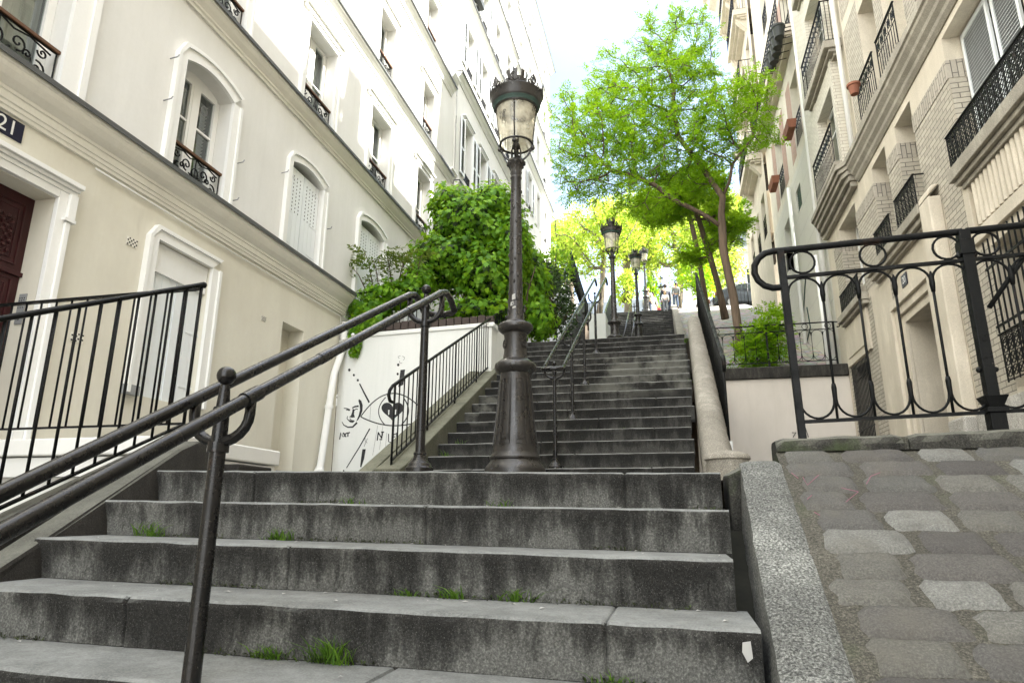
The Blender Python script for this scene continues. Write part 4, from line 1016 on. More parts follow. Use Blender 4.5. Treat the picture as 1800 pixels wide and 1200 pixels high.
def window(root,X,nm,ya,yb,za,zb,rise=0,depth=.28,rail=None,shut=None,transoms=(.62,),surr=True,curt='curtain',w_=.15,wood=True,rh=.36,glassy=True,label=None,shw=None):
    Xi=X-nm*(depth-.04); f=MB(); t=.05
    def bx(a,b_,c,d,x0=0,x1=.05): f.box(min(Xi+nm*x0,Xi+nm*x1),max(Xi+nm*x0,Xi+nm*x1),a,b_,c,d)
    zt=arcz(ya,ya,yb,zb,rise)
    bx(ya+.003,ya+t,za,zt); bx(yb-t,yb-.003,za,zt); bx(ya+t,yb-t,za,za+.09); bx(ya+t,yb-t,zt-t,zt-.002 if not rise else zb)
    cy=(ya+yb)/2; bx(cy-.05,cy+.05,za+.09,zt-t,0,.062)
    for tr in transoms:
        z=za+(zt-za)*tr; bx(ya+t,cy-.05,z-.014,z+.014,.005,.045); bx(cy+.05,yb-t,z-.014,z+.014,.005,.045)
    for (a,c) in((ya+t,cy-.05),(cy+.05,yb-t)):  # sash stiles
        bx(a,a+.035,za+.09,zt-t,.006,.055); bx(c-.035,c,za+.09,zt-t,.006,.055)
    wo=f.build('window','trim_white',root)
    if label: wo['label']=label
    g=MB(); xg=Xi+nm*.02; g.quad((xg,ya+.01,za+.02),(xg,yb-.01,za+.02),(xg,yb-.01,zt-.01),(xg,ya+.01,zt-.01)); g.build('glass_pane','window_glass',wo)
    c=MB(); xc=Xi-nm*.12
    if curt=='blind':
        n=int((zt-za)/.05)
        for k in range(n): z=za+k*.05; c.hexa([(xc-.02,ya+.03,z),(xc+.02,ya+.03,z+.028),(xc+.02,yb-.03,z+.028),(xc-.02,yb-.03,z),(xc-.02,ya+.03,z+.004),(xc+.02,ya+.03,z+.032),(xc+.02,yb-.03,z+.032),(xc-.02,yb-.03,z+.004)])
        c.build('blind','curtain',wo)
    elif curt=='curtain':
        n=28
        for side in(0,1):
            a,d=(ya+.02,cy-.03) if side==0 else (cy+.12,yb-.02)
            for k in range(n): 
                y0_=a+(d-a)*k/n; y1_=a+(d-a)*(k+1)/n; x0_=xc+.03*math.sin(k*.9); x1_=xc+.03*math.sin((k+1)*.9)
                c.quad((x0_,y0_,za),(x1_,y1_,za),(x1_,y1_,zt),(x0_,y0_,zt))
        c.build('curtain','curtain',wo)
    d=MB(); x2=Xi-nm*.35; d.quad((x2,ya-.2,za-.2),(x2,yb+.2,za-.2),(x2,yb+.2,zb+.2),(x2,ya-.2,zb+.2)); 
    d.quad((Xi-nm*.01,ya-.2,za-.2),(x2,ya-.2,za-.2),(x2,ya-.2,zb+.2),(Xi-nm*.01,ya-.2,zb+.2)); d.quad((Xi-nm*.01,yb+.2,za-.2),(x2,yb+.2,za-.2),(x2,yb+.2,zb+.2),(Xi-nm*.01,yb+.2,zb+.2))
    d.quad((Xi-nm*.01,ya-.2,zb+.2),(x2,ya-.2,zb+.2),(x2,yb+.2,zb+.2),(Xi-nm*.01,yb+.2,zb+.2)); d.quad((Xi-nm*.01,ya-.2,za-.2),(x2,ya-.2,za-.2),(x2,yb+.2,za-.2),(Xi-nm*.01,yb+.2,za-.2))
    d.build('room','dark_interior',wo)
    if surr: surround(wo,X,nm,ya,yb,za,zb,rise,w_)
    if rail: guard(wo,X-nm*.035,ya+.02,yb-.02,za+.01,rh,wood,rail)
    if shut:
        sw=shw or (yb-ya)*.5
        for (a,c) in ((ya-.02-sw,ya-.02),(yb+.02,yb+.02+sw)): shutter(wo,X+nm*.03,a,c,za+.02,zt-.01,nm)
    return wo
def shutter(root,X,a,c,z0,z1,nm,slats=True):
    m=MB(); t=.035; x0,x1=min(X,X+nm*.03),max(X,X+nm*.03)
    m.box(x0,x1,a,a+.05,z0,z1); m.box(x0,x1,c-.05,c,z0,z1); m.box(x0,x1,a+.05,c-.05,z0,z0+.07); m.box(x0,x1,a+.05,c-.05,z1-.07,z1); zm=z0+(z1-z0)*.45; m.box(x0,x1,a+.05,c-.05,zm-.03,zm+.03)
    nb=len(m.f); xb=x0+.008 if nm>0 else x1-.012
    m.box(xb,xb+.003,a+.05,c-.05,z0+.07,z1-.07)  # added backing sheet, its darker grey stands for the shade between slats
    n=int((z1-z0-.14)/.05)
    for k in range(n):
        z=z0+.08+k*.05
        if abs(z-zm)<.045: continue
        m.quad((x0+.012 if nm>0 else x1-.013,a+.05,z+.030),(x0+.012 if nm>0 else x1-.013,c-.05,z+.030),(X+nm*.030 if nm>0 else x0,c-.05,z),(X+nm*.030 if nm>0 else x0,a+.05,z))
    o=m.build('shutter','shutter_paint',root); o.data.materials.append(M['grey_box'])
    for f in o.data.polygons[nb:nb+6]: f.material_index=1
    return o
def closed_shutter(root,X,nm,ya,yb,za,zb,rise,holes=True,drop=.10,mat='shutter_paint',label=None):
    "two board shutters shut inside the opening, with pierced slots"
    x=X-nm*.05; m=MB(); cy=(ya+yb)/2; zt=arcz(ya,ya,yb,zb,rise)-drop*0
    for (a,c) in((ya+.01,cy-.006),(cy+.006,yb-.01)):
        n=4; 
        for k in range(n):
            u=a+(c-a)*k/n; v=a+(c-a)*(k+1)/n-.004
            m.box(min(x,x-nm*.03),max(x,x-nm*.03),u,v,za+.01,zt)
    wo=m.build('shutter',mat,root)
    if label: wo['label']=label
    if holes:
        h=MB()
        for (a,c) in((ya+.06,cy-.05),(cy+.05,yb-.06)):
            for i in range(4):
                for j in range(10):
                    y=a+(c-a)*(i+.5)/4; z=zt-.12-(j)*.062; h.box(min(x,x+nm*.0015),max(x,x+nm*.0015),y-.008,y+.008,z-.028,z)
        h.build('slots','dark_interior',wo)
    hg=MB()
    for z in (za+.22,za+(zt-za)*.5,zt-.16):
        for (a,c) in((ya+.0,ya+.22),(yb-.22,yb)): hg.box(min(x,x+nm*.006),max(x,x+nm*.006),a,c,z-.012,z+.012)
    hg.build_each('hinge',mat,wo)
    return wo
def cornice(root,X,nm,y0,y1,zt,prof,mat,name='cornice',lip='zinc',ret=False):
    "prof: list of (projection, drop below zt)"
    m=MB(); P=[(X+nm*p,zt-d) for p,d in prof]+[(X-nm*.0+nm*.001,zt-prof[-1][1]),(X+nm*.001,zt)]
    i=len(m.v); n=len(P)
    for y in(y0,y1):
        for (x,z) in P: m.v.append((x,y,z))
    for k in range(n): m.f.append((k,(k+1)%n,n+(k+1)%n,n+k))
    m.f.append(tuple(range(n))); m.f.append(tuple(range(n,2*n))[::-1])
    o=m.build(name,mat,root)
    if lip:
        pm=max(p for p,d in prof); l=MB(); x0,x1=sorted((X+nm*.002,X+nm*(pm+.03))); l.box(x0,x1,y0-.02,y1+.02,zt+.002,zt+.022); x0,x1=sorted((X+nm*(pm+.022),X+nm*(pm+.03))); l.box(x0,x1,y0-.02,y1+.02,zt-.03,zt+.001); l.build('flashing',lip,o)
    return o
BIG=[(.20,0),(.20,.05),(.185,.06),(.175,.10),(.14,.15),(.09,.19),(.075,.20),(.075,.23),(.06,.235),(.06,.30),(.045,.305),(.045,.34),(.03,.345),(.03,.38)]
SM=[(.15,0),(.15,.045),(.13,.06),(.10,.11),(.06,.15),(.05,.16),(.05,.19),(.03,.20),(.03,.24)]
# ---------------- house 21
h1=wthing('corner_house','cream five storey house with the maroon door and the number 21','house',(-8.,7,.3))
G=[(3.25,4.47,.55,2.76,0),(5.72,6.62,1.2,2.94,0)]
low_ops=[(3.2,4.47,.62,2.82,0),(5.72,6.62,1.22,2.94,0),(8.26,8.84,.1,2.74,0)]
facade(h1,LX,1,-9,10.0,-3,3.36,low_ops,'plaster_cream',.26)
w1=[(3.12,4.26,3.77,5.62,.14),(5.74,6.63,3.77,5.36,.11),(8.08,9.02,3.77,5.32,.11),(10.38,11.4,3.77,5.40,.11),(12.8,13.7,3.77,5.42,.16),(.6,1.7,3.77,5.6,.2)]
w2=[(5.75,6.66,6.27,7.85,0),(8.18,9.10,6.27,7.85,0),(10.52,11.45,6.27,7.85,0),(12.95,13.8,6.27,7.85,0),(3.2,4.2,6.27,7.85,0)]
w3=[(5.8,6.6,8.86,10.25,0),(8.25,9.05,8.86,10.25,0),(10.66,11.42,8.86,10.25,0),(13.1,13.86,8.86,10.25,0)]
w4=[(5.8,6.6,11.5,12.9,0),(8.25,9.05,11.5,12.9,0),(10.66,11.42,11.5,12.9,0),(13.15,13.9,11.5,12.9,0)]
facade(h1,LX,1,-9,15.5,3.36,15.2,w1+w2+w3+w4,'plaster_white',.27)
b=MB(); b.box(LX-9,LX-.02,15.46,15.5,3,15.2); b.box(LX-.6,LX-.02,10.0,15.5,2.2,3.36); b.build('end_wall','plaster_white',h1)
b=MB(); b.prism([(LX+.0,15.2),(LX-3.2,17.3),(LX-9,17.4),(LX-9,15.2)],'y',-9,15.5); b.build('roof','roof_dark',h1)
cornice(h1,LX,1,-9,10.02,3.72,BIG,'cornice_cream')
cornice(h1,LX,1,-9,15.2,6.22,SM,'cornice_cream'); cornice(h1,LX,1,-9,15.2,8.76,[(p*.8,d*.8) for p,d in SM],'trim_white'); cornice(h1,LX,1,-9,15.2,11.4,SM,'trim_white'); cornice(h1,LX,1,-9,15.3,15.2,BIG,'trim_white')
cornice(h1,LX,1,15.05,15.5,8.95,SM,'trim_white',lip=None); cornice(h1,LX,1,15.05,15.5,11.85,SM,'trim_white',lip=None)
for i,o in enumerate(w1):
    if i in (2,3,4):
        s_=closed_shutter(h1,LX,1,o[0],o[1],o[2],o[3],o[4],label='closed white arched shutters with pierced slots, '+('nearest' if i==2 else 'behind the ivy')); surround(s_,LX,1,o[0],o[1],o[2],o[3],o[4],.13)
        b=MB(); x=LX-.26; b.quad((x,o[0]-.02,o[2]),(x,o[1]+.02,o[2]),(x,o[1]+.02,o[3]+.1),(x,o[0]-.02,o[3]+.1)); b.build('room','dark_interior',s_)
    else: 
        w_=window(h1,LX,1,*o,depth=.27,rail='scroll',curt='blind' if i==1 else 'curtain',transoms=(.62,),w_=.16 if i else .26,rh=.43)
        if i==1:
            f=MB(); x=LX-.27+.055; f.tube([(x,6.40+.055*math.cos(a*PI/8),5.02+.055*math.sin(a*PI/8)) for a in range(16)],.008,6,closed=True); f.tube([(x,6.40+.035*math.cos(a*PI/8),5.02+.035*math.sin(a*PI/8)) for a in range(16)],.006,6,closed=True); f.build('fan_vent','grey_box',w_)
for L_,tt in((w2,(.5,)),(w3,(.5,)),(w4,(.5,))):
    for o in L_: window(h1,LX,1,*o,depth=.27,rail='scroll',curt='curtain',transoms=tt,w_=.13,rh=.44)
# window heads (little cornices)
for L_ in (w2,w3,w4):
    m=MB()
    for o in L_: m.box(LX+.001,LX+.10,o[0]-.20,o[1]+.20,o[3]+.20,o[3]+.24); m.box(LX+.001,LX+.06,o[0]-.16,o[1]+.16,o[3]+.15,o[3]+.20)
    m.build_each('window_hood','trim_white',h1)
# door
dr=MB(); x=LX-.22; ya,yb,za,zb=3.2,4.47,.62,2.82
dr.box(x-.05,x,ya,yb,za,zb); cy=(ya+yb)/2
def panel(m,a,c,z0,z1,x):
    m.tube([(x+.004,a,z0),(x+.004,c,z0),(x+.004,c,z1),(x+.004,a,z1)],.014,4,closed=True); m.tube([(x+.003,a+.05,z0+.05),(x+.003,c-.05,z0+.05),(x+.003,c-.05,z1-.05),(x+.003,a+.05,z1-.05)],.009,4,closed=True)
for (a,c) in((ya+.08,cy-.04),(cy+.04,yb-.08)):
    panel(dr,a,c,2.16,2.72,x); panel(dr,a,c,1.30,2.02,x); panel(dr,a,c,.74,1.22,x)
dr.box(x,x+.02,cy-.03,cy+.03,za,zb); dr.box(x,x+.03,ya,yb,2.06,2.10)
do=dr.build('door','maroon_paint',h1,bevel=.004)
for (a,c) in((ya+.15,cy-.11),(cy+.11,yb-.15)):
    g=MB(); n=9
    for i in range(n):
        for j in range(n):
            y=a+(c-a)*(i+.5)/n; z=2.19+.40*(j+.5)/n
            if (i+j)%2: g.ball((x+.006,y,z),.019,6,3,(1,1,1))
    g.tube([(x+.006,a,2.19),(x+.006,c,2.59)],.006,4)
    for k in range(1,6):
        g.tube([(x+.008,a,2.19+.4*k/6),(x+.008,c-(c-a)*k/6,2.59)],.005,4); g.tube([(x+.008,a+(c-a)*k/6,2.19),(x+.008,c,2.59-.4*k/6)],.005,4)
        g.tube([(x+.008,c,2.19+.4*k/6),(x+.008,a+(c-a)*k/6,2.59)],.005,4); g.tube([(x+.008,c-(c-a)*k/6,2.19),(x+.008,a,2.59-.4*k/6)],.005,4)
    g.build('door_grille','maroon_paint',do)
MB().box(x+.02,x+.05,cy-.06,cy-.03,1.35,1.55).build('handle','grey_box',do)
# moulded door case with hood
m=MB(); m.box(LX+.001,LX+.05,yb,yb+.09,.55,2.90); m.box(LX+.001,LX+.075,yb+.0905,yb+.14,.55,2.62); m.box(LX+.001,LX+.05,ya-.2,ya,.55,2.9)
m.box(LX+.001,LX+.0495,ya-.2,yb-.001,2.825,2.90); m.box(LX+.001,LX+.09,yb+.06,yb+.18,2.625,2.66)
for p,z0,z1 in((.06,2.90,2.94),(.08,2.94,2.975),(.11,2.975,3.02)): m.box(LX+.001,LX+p,ya-.3,yb+.15+p*.4,z0+.001,z1)
m.box(LX+.001,LX+.082,yb+.0905,yb+.17,2.66,2.90)
m.build('door_case','trim_white',h1,bevel=.004)
# intercom on the jamb
b=MB(); b.box(LX-.17,LX-.09,yb-.012,yb-.002,1.62,1.90); ic=b.build('intercom','grey_box',h1,bevel=.003)
b=MB()
for i in range(3):
    for j in range(5): b.ball((LX-.155+i*.025,yb-.013,1.86-j*.022),.006,6,4)
b.ball((LX-.13,yb-.013,1.67),.014,10,6); b.build('button','black_plastic',ic)
# number plate 21
b=MB(); b.box(LX+.002,LX+.012,3.76,4.06,3.135,3.315); npl=b.build('number_plate','enamel_blue',h1,bevel=.004)
mat=Matrix(((0,0,1,LX+.014),(1,0,0,3.91),(0,1,0,3.222),(0,0,0,1)))
t=text_mesh('digits','21',.19,'enamel_white',npl,Matrix.Translation(-h1.location)@mat,.001)
# cellar window shutters and blind niche
s_=closed_shutter(h1,LX,1,5.72,6.62,1.22,2.94,0,holes=False,label='closed white board shutters of the ground floor window'); surround(s_,LX,1,5.72,6.62,1.22,2.94,0,.15)
b=MB(); b.box(LX-.14,LX-.02,5.73,6.61,2.60,2.93); b.build('transom_box','trim_white',s_)
MB().box(LX+.002,LX+.06,5.56,5.74,1.20,1.30).build('sill_bracket','grey_box',h1)
MB().quad((LX-.255,8.26,.1),(LX-.255,8.84,.1),(LX-.255,8.84,2.74),(LX-.255,8.26,2.74)).build('niche_back','plaster_cream',h1)
for (y,z,w__,h_) in((5.40,2.77,.14,.09),(7.79,2.64,.11,.07),(4.95,1.62,.14,.09)):
    b=MB(); b.box(LX+.001,LX+.006,y-w__/2,y+w__/2,z-h_/2,z+h_/2); v=b.build('air_vent','cornice_cream',h1)
    c=MB()
    for i in range(6):
        for j in range(4):
            if (i+j)%2==0: c.box(LX+.0065,LX+.009,y-w__/2+w__*(i+.15)/6,y-w__/2+w__*(i+.85)/6,z-h_/2+h_*(j+.15)/4,z-h_/2+h_*(j+.85)/4)
    c.build('holes','dark_interior',v)
MB().tube([(LX+.03,4.8,3.30),(LX+.03,7.0,3.285),(LX+.03,9.9,3.30),(LX+.03,9.96,2.4)],.010,6).build('cable','trim_white',h1,smooth=True)
for (y,z) in ((5.52,4.55),(6.86,4.50),(5.52,5.1),(9.22,4.6),(7.86,4.9),(10.2,4.6),(6.84,3.95)): MB().tube([(LX+.0,y,z),(LX+.10,y,z+.01),(LX+.10,y+.02,z+.05)],.008,5).build('shutter_hook','grey_box',h1)
# drain pipe at the wall corner
b=MB(); b.tube([(-5.30,9.93,3.2),(-5.30,9.93,2.75),(-5.30,9.86,2.62),(-5.30,9.68,2.25),(-5.30,9.64,2.0),(-5.30,9.48,.85),(-5.30,9.42,.5)],.055,12)
for p in ((-5.30,9.90,2.7),(-5.30,9.60,1.7),(-5.30,9.45,.72)): b.tube([(p[0],p[1],p[2]+.03),(p[0],p[1],p[2]-.03)],.068,12)
b.tube([(-5.30,9.44,.66),(-5.16,9.20,.60)],.085,14); b.build('drain_pipe','trim_white',h1,smooth=True,autosmooth=50)
b=MB(); b.tube([(-5.36,9.9,2.85),(-5.1,9.9,2.92),(-5.05,9.75,2.92)],.03,8); b.build('pipe_elbow','trim_white',h1,smooth=True)
for i in range(5): MB().tube([(LX+.005,8.95+i*.19-(.9),.62),(LX+.03,8.95+i*.19-.9,.62)],.012,8).build('screw_eye','grey_box',h1)
# roof things that shape the shadow
# ---------------- house 2
h2=wthing('tall_house','tall white house with open louvred shutters, up the hill from the corner house','house',(-8,18.5,3))
O=[]; X2=LX+.06
rows2=[(9.2,11.0),(12.75,14.3),(15.7,17.15),(18.4,19.7),(20.9,22.1)]
for (a,b_) in rows2+[(6.3,7.9)]:
    for y in (16.2,17.75,19.4,21.0): O.append((y,y+.72,a,b_,0))
facade(h2,X2,1,15.5,22.6,2.5,23.4,O,'plaster_white',.25)
for o in O: window(h2,X2,1,*o,depth=.25,rail='mesh' if o[2]>6 else None,shut=True,transoms=(.5,),w_=.09,wood=False,rh=.3,shw=.36)
b=MB(); b.box(LX-9,X2-.02,22.56,22.6,3,23.4); b.box(LX-9,X2-.02,15.5,15.52,3,23.4); b.build('end_wall','plaster_white',h2)
for z in(8.75,12.15,15.2,17.9,20.5): cornice(h2,X2,1,15.45,22.6,z,SM,'trim_white')
cornice(h2,X2,1,15.4,22.7,23.4,BIG,'trim_white'); b=MB(); b.prism([(X2,23.4),(X2-2.5,25),(X2-9,25),(X2-9,23.4)],'y',15.5,22.6); b.build('roof','roof_dark',h2)
m=MB()
for o in O: m.box(X2+.001,X2+.09,o[0]-.14,o[1]+.14,o[3]+.14,o[3]+.18)
m.build_each('window_hood','trim_white',h2)
fb=thing('window_box','dark planter box on a high window sill of the tall house','planter',(X2+.10,17.0,15.72))
MB().box(-.10,.12,-.45,.3,-.0,.22).build('box','black_plastic',fb)
# ---------------- house 3
h3=wthing('far_house','farthest white house on the left, with a zinc eaves edge against the sky','house',(-8,27,4))
O=[]; X3=LX+.02
for (a,b_) in [(9.6,11.3),(12.6,14.2),(15.75,17.1),(18.3,19.7),(21.0,22.2)]:
    for y in (23.3,25.1,26.9,28.6): O.append((y,y+.7,a,b_,0))
facade(h3,X3,1,22.6,30.5,3,23.3,O,'plaster_white',.25)
for k,o in enumerate(O): window(h3,X3,1,*o,depth=.25,rail='mesh' if k%2 else None,transoms=(.5,),w_=.09,wood=False,rh=.3,curt='curtain' if k%3 else None,shut=(k%4==1),shw=.36)
MB().box(LX-9,X3-.02,30.46,30.5,3,23.3).build('end_wall','plaster_white',h3)
for z in(14.95,17.75,20.45): cornice(h3,X3,1,22.6,30.6,z,SM,'trim_white')
cornice(h3,X3,1,22.6,30.7,23.2,[(.30,0),(.30,.05),(.2,.12),(.08,.25)],'trim_white',lip='zinc_roof')
b=MB(); b.prism([(X3+.34,23.24),(X3+.30,23.42),(X3-2.5,25.2),(X3-9,25.2),(X3-9,23.24)],'y',22.6,30.85); b.build('roof','zinc_roof',h3)
# ---------------- right house: brick and stone
r1=wthing('brick_house','stone and grey brick apartment house on the right with iron balconies and an oriel','house',(6,9,.3))
OPS=[(6.9,8.76,4.36,6.24,0),(10.10,10.85,4.62,6.20,0),(11.42,12.22,4.62,6.20,0),(13.5,14.85,4.45,6.15,0)]
GO=[(6.2,8.5,1.45,3.15,0),(10.45,11.55,.2,3.08,0),(13.9,14.95,1.0,3.05,0),(2.5,5.4,1.45,3.15,0)]
UP_=[]
for (a,b_) in ((7.0,9.15),(9.95,11.7),(12.7,14.3)):
    for y,yw in ((7.6,1.2),(9.75,.8),(10.95,.8),(13.35,1.2)): UP_.append((y,y+yw,a,b_,0))
facade(r1,RX,-1,-9,16.0,-2.5,16.0,OPS+GO+UP_,'facade_stone',.42)
b=MB(); b.box(RX+.02,12,15.96,16.0,0,16.0); b.build('end_wall','facade_stone',r1)
MB().prism([(RX,16.0),(RX+2.2,17.6),(RX+9,17.6),(RX+9,16.0)],'y',-9,16.0).build('roof','roof_dark',r1)
# brick panels set flush, 4 mm proud of the stone
bk=MB(); sb=MB()
def bp_(y0,y1,z0,z1): bk.quad((RX-.004,y0,z0),(RX-.004,y1,z0),(RX-.004,y1,z1),(RX-.004,y0,z1))
def sb_(y0,y1,z0,z1): sb.box(RX-.012,RX-.002,y0,y1,z0,z1)
for (a,c) in ((8.765,10.095),(10.855,11.415),(12.225,13.495),(14.855,15.45),(5.6,6.89)):
    bp_(a,c,4.24,5.62); sb_(a,c,5.63,5.90)
bp_(8.9,9.55,1.37,4.235); bp_(11.9,12.1,1.3,4.2) ; bp_(13.25,13.88,.6,4.1); bp_(14.97,15.4,.6,4.1); bp_(8.52,8.895,1.3,3.2)
for (a,c) in ((7.3,7.58),(8.82,9.72),(10.57,10.93),(11.77,12.7),):
    bp_(a,c,6.95,9.5); bp_(a,c,9.75,12.3); bp_(a,c,12.5,15)
bo=bk.build_each('brickwork','brick_grey',r1); sb.build_each('brick_soldier_course','brick_soldier',r1)
rv=MB()
for (ya,yb,za,zb,_) in OPS:
    for y,s_ in((yb,-1),(ya,1)):
        rv.quad((RX-.0,y+s_*.004,za),(RX+.40,y+s_*.004,za),(RX+.40,y+s_*.004,5.62),(RX-.0,y+s_*.004,5.62))
rv.build_each('brick_reveal','brick_grey',r1)
rv=MB()
for (ya,yb,za,zb,_) in OPS:
    for y,s_ in((yb,-1),(ya,1)): rv.box(RX-.011,RX+.40,min(y,y+s_*.008),max(y,y+s_*.008),5.63,5.90)
rv.build_each('brick_reveal_head','brick_soldier',r1)
def rwin(o,rail,**k): return window(r1,RX,-1,*o,depth=.42,surr=False,wood=False,rail=None,**k)
for i,o in enumerate(OPS):
    w_=rwin(o,None,curt='curtain',transoms=(.6,))
    if i==0:   # louvred shutters folded against the reveal and half closed
        shutter(w_,RX+.24,o[1]-.75,o[1]-.02,o[2],o[3]-.02,-1); shutter(w_,RX+.26,o[1]-1.35,o[1]-.80,o[2],o[3]-.02,-1)
    elif i==3: shutter(w_,RX+.2,o[0]+.02,o[0]+.6,o[2],o[3]-.02,-1)
def balcony(root,y0,y1,z,out=.42,th=.16,h=.95,style='bars',slabmat='sill_stone',x=RX):
    b=MB(); b.box(x-out,x-.0,y0,y1,z-th,z); b.box(x-out*.72,x-.0,y0+.05,y1-.05,z-th-.07,z-th-.002); b.box(x-out*.45,x-.0,y0+.1,y1-.1,z-th-.14,z-th-.072)
    o=b.build('balcony',slabmat,root,bevel=.01)
    g=guard(o,x-out+.05,y0+.04,y1-.04,z,h,False,style,t=.008)
    e=MB()
    for y in (y0+.04,y1-.04):
        e.tube([(x-out+.05,y,z+h),(x-.01,y,z+h)],.014,4); e.tube([(x-out+.05,y,z+.03),(x-.01,y,z+.03)],.010,4)
        for k in range(1,4): e.tube([(x-out+.05+k*(out-.05)/4,y,z+.03),(x-out+.05+k*(out-.05)/4,y,z+h)],.008,4)
    e.build_each('side_rail','iron',o)
    return o
balcony(r1,6.3,8.86,4.33,.18,.17,.47,'mesh')
# entrance canopy slab shared by two windows and its little rails
b=MB(); b.box(RX-.18,RX,9.96,12.76,4.28,4.43); b.box(RX-.13,RX,9.961,12.70,4.19,4.278); b.box(RX-.07,RX,9.962,12.65,4.13,4.188)
en=b.build('entrance_canopy','sill_stone',r1,bevel=.01)
guard(en,RX-.15,10.02,10.90,4.44,.48,False,'mesh'); guard(en,RX-.15,11.25,12.08,4.44,.42,False,'mesh')
b=MB()
for y in(10.02,10.90): b.tube([(RX-.15,y,4.92),(RX,y,4.92)],.012,4)
b.build_each('side_rail','iron',en)
b=MB(); b.box(RX-.18,RX,13.38,15.2,4.09,4.23); b.box(RX-.12,RX,13.4,15.15,4.01,4.088); e2=b.build('window_ledge','sill_stone',r1,bevel=.01)
guard(e2,RX-.15,13.42,14.85,4.235,.38,False,'mesh')
b=MB(); b.box(RX-.05,RX-.0,13.55,15.3,3.15,3.98); b.box(RX-.07,RX-.052,13.75,15.1,3.3,3.85); b.build('blank_panel','facade_stone',r1,bevel=.006)
# entrance: pier, nested mouldings, door
m=MB(); m.box(RX-.17,RX,9.58,9.95,.1,4.36); m.prism([(RX-.17,4.361),(RX-.16,4.45),(RX-.11,4.52),(RX-.05,4.54),(RX,4.54)],'y',9.58,9.95); m.build('entrance_pier','facade_stone',r1,bevel=.02)
MB().box(RX-.22,RX-.0,9.5,10.02,-.2,1.28).build('pier_base','plinth_stone',r1,bevel=.03)
m=MB()
for k,(p,g_) in enumerate(((.15,.42),(.10,.28),(.05,.14))):
    y0,y1=10.45-g_,11.55+g_; zt=3.08+g_
    m.box(RX-p,RX-.001*k,y1-.14,y1,.1,zt); m.box(RX-p,RX-.001*k,max(y0,9.985),max(y0,9.985)+.12,.1,zt-.14-.001); m.box(RX-p,RX-.001*k,y0+.0 if y0>9.985 else 9.985,y1-.141,zt-.14,zt-.001)
m.build('door_moulding','facade_stone',r1,bevel=.006)
d=MB(); d.box(RX+.36,RX+.41,10.46,11.54,.2,3.07); 
for z0,z1 in((.4,1.3),(1.45,2.9)):
    for a,c in((10.55,10.95),(11.05,11.45)): d.tube([(RX+.35,a,z0),(RX+.35,c,z0),(RX+.35,c,z1),(RX+.35,a,z1)],.015,4,closed=True)
d.build('door','iron',r1)
pl=MB(); pl.box(RX-.155,RX-.150,11.45,11.75,3.70,3.90); 
b=MB(); b.box(RX-.016,RX-.004,11.28,11.54,3.66,3.86); n20=b.build('number_plate','enamel_blue',r1)
mat=Matrix(((0,0,-1,RX-.018),(-1,0,0,11.41),(0,1,0,3.76),(0,0,0,1)))
text_mesh('digits','20',.16,'enamel_white',n20,Matrix.Translation(-r1.location)@mat,.001)
# plinth, low windows with grilles
m=MB(); m.box(RX-.08,RX+.0,-9,9.47,-2.5,1.36); m.box(RX-.05,RX,11.98,13.1,-.2,1.0); m.build('plinth','plinth_stone',r1,bevel=.01)
def grille(root,x,y0,y1,z0,z1,n,bands):
    m=MB()
    for i in range(n+1):
        y=y0+(y1-y0)*i/n; m.tube([(x,y,z0),(x,y,z1+.06)],.011,5)
    for z in bands: m.bar((x,y0-.05,z),(x,y1+.05,z),.03,.014,Vector((0,0,1)))
    return m.build('window_grille','iron',root)
for i,(o) in enumerate([GO[0],GO[3]]):
    w_=rwin(o,None,curt='curtain',transoms=(.5,)); gr=grille(w_,RX-.10,o[0]+.05,o[1]-.05,o[2]+.62,o[3]-.03,18,(o[2]+.70,o[3]-.30))
    guard(w_,RX-.10,o[0]+.05,o[1]-.05,o[2]+.05,.55,False,'mesh')
w_=rwin(GO[2],None,curt=None,transoms=(.5,)); grille(w_,RX-.07,13.9,14.95,1.25,3.02,11,(2.75,1.75,1.35)); guard(w_,RX-.10,13.9,14.95,1.0,.40,False,'mesh')
m=MB()  # fluted panel above the big window
m.box(RX-.05,RX,6.0,8.85,3.28,3.44); m.box(RX-.05,RX,6.0,8.85,4.05,4.40); m.box(RX-.05,RX,8.70,8.85,3.441,4.049)
m.build('panel_frame','facade_stone',r1,bevel=.006)
m=MB(); y=6.1
while y<8.66: m.lathe([(.042,3.46),(.042,4.0),(.03,4.035),(.001,4.045)],(RX-.015,y,0),12); y+=.112
m.build('fluting','facade_stone',r1,smooth=True,autosmooth=40)
# big cornice wrapping the oriel
CP=[(.22,0),(.22,.10),(.19,.12),(.185,.18),(.13,.26),(.12,.32),(.07,.38),(.06,.44),(.02,.50)]
cornice(r1,RX,-1,-9,13.0,6.84,CP,'sill_stone',lip=None)
m=MB()
for k,(p,z1,z0) in enumerate(((.35,6.84,6.74),(.30,6.735,6.65),(.25,6.645,6.55),(.18,6.545,6.44),(.10,6.435,6.33))):
    s_=.35-p; m.prism([(RX,12.98+s_*.6),(RX-.20+s_*.3,12.98+s_*.6),(RX-p,13.2+s_*.5),(RX-p,15.75-s_*.5),(RX-.20+s_*.3,15.96-s_*.4),(RX,15.96-s_*.4)],'z',z0,z1)
m.build('oriel_corbel','sill_stone',r1,bevel=.008)
OX=RX-.20
m=MB()
for (z0,z1) in ((6.845,16.1),):
    m.box(OX,RX-.002,13.15,13.34,z0,z1-.9); m.box(OX,RX-.002,14.72,15.8,z0,z1-.9)
m.box(OX,RX-.002,13.341,14.719,8.75,9.2); m.box(OX,RX-.002,13.341,14.719,11.5,11.95); m.box(OX,RX-.002,13.341,14.719,14.0,15.4)
m.build('oriel_wall','brick_white',r1)
for z in (6.95,9.30,12.0): pass
orb=[]
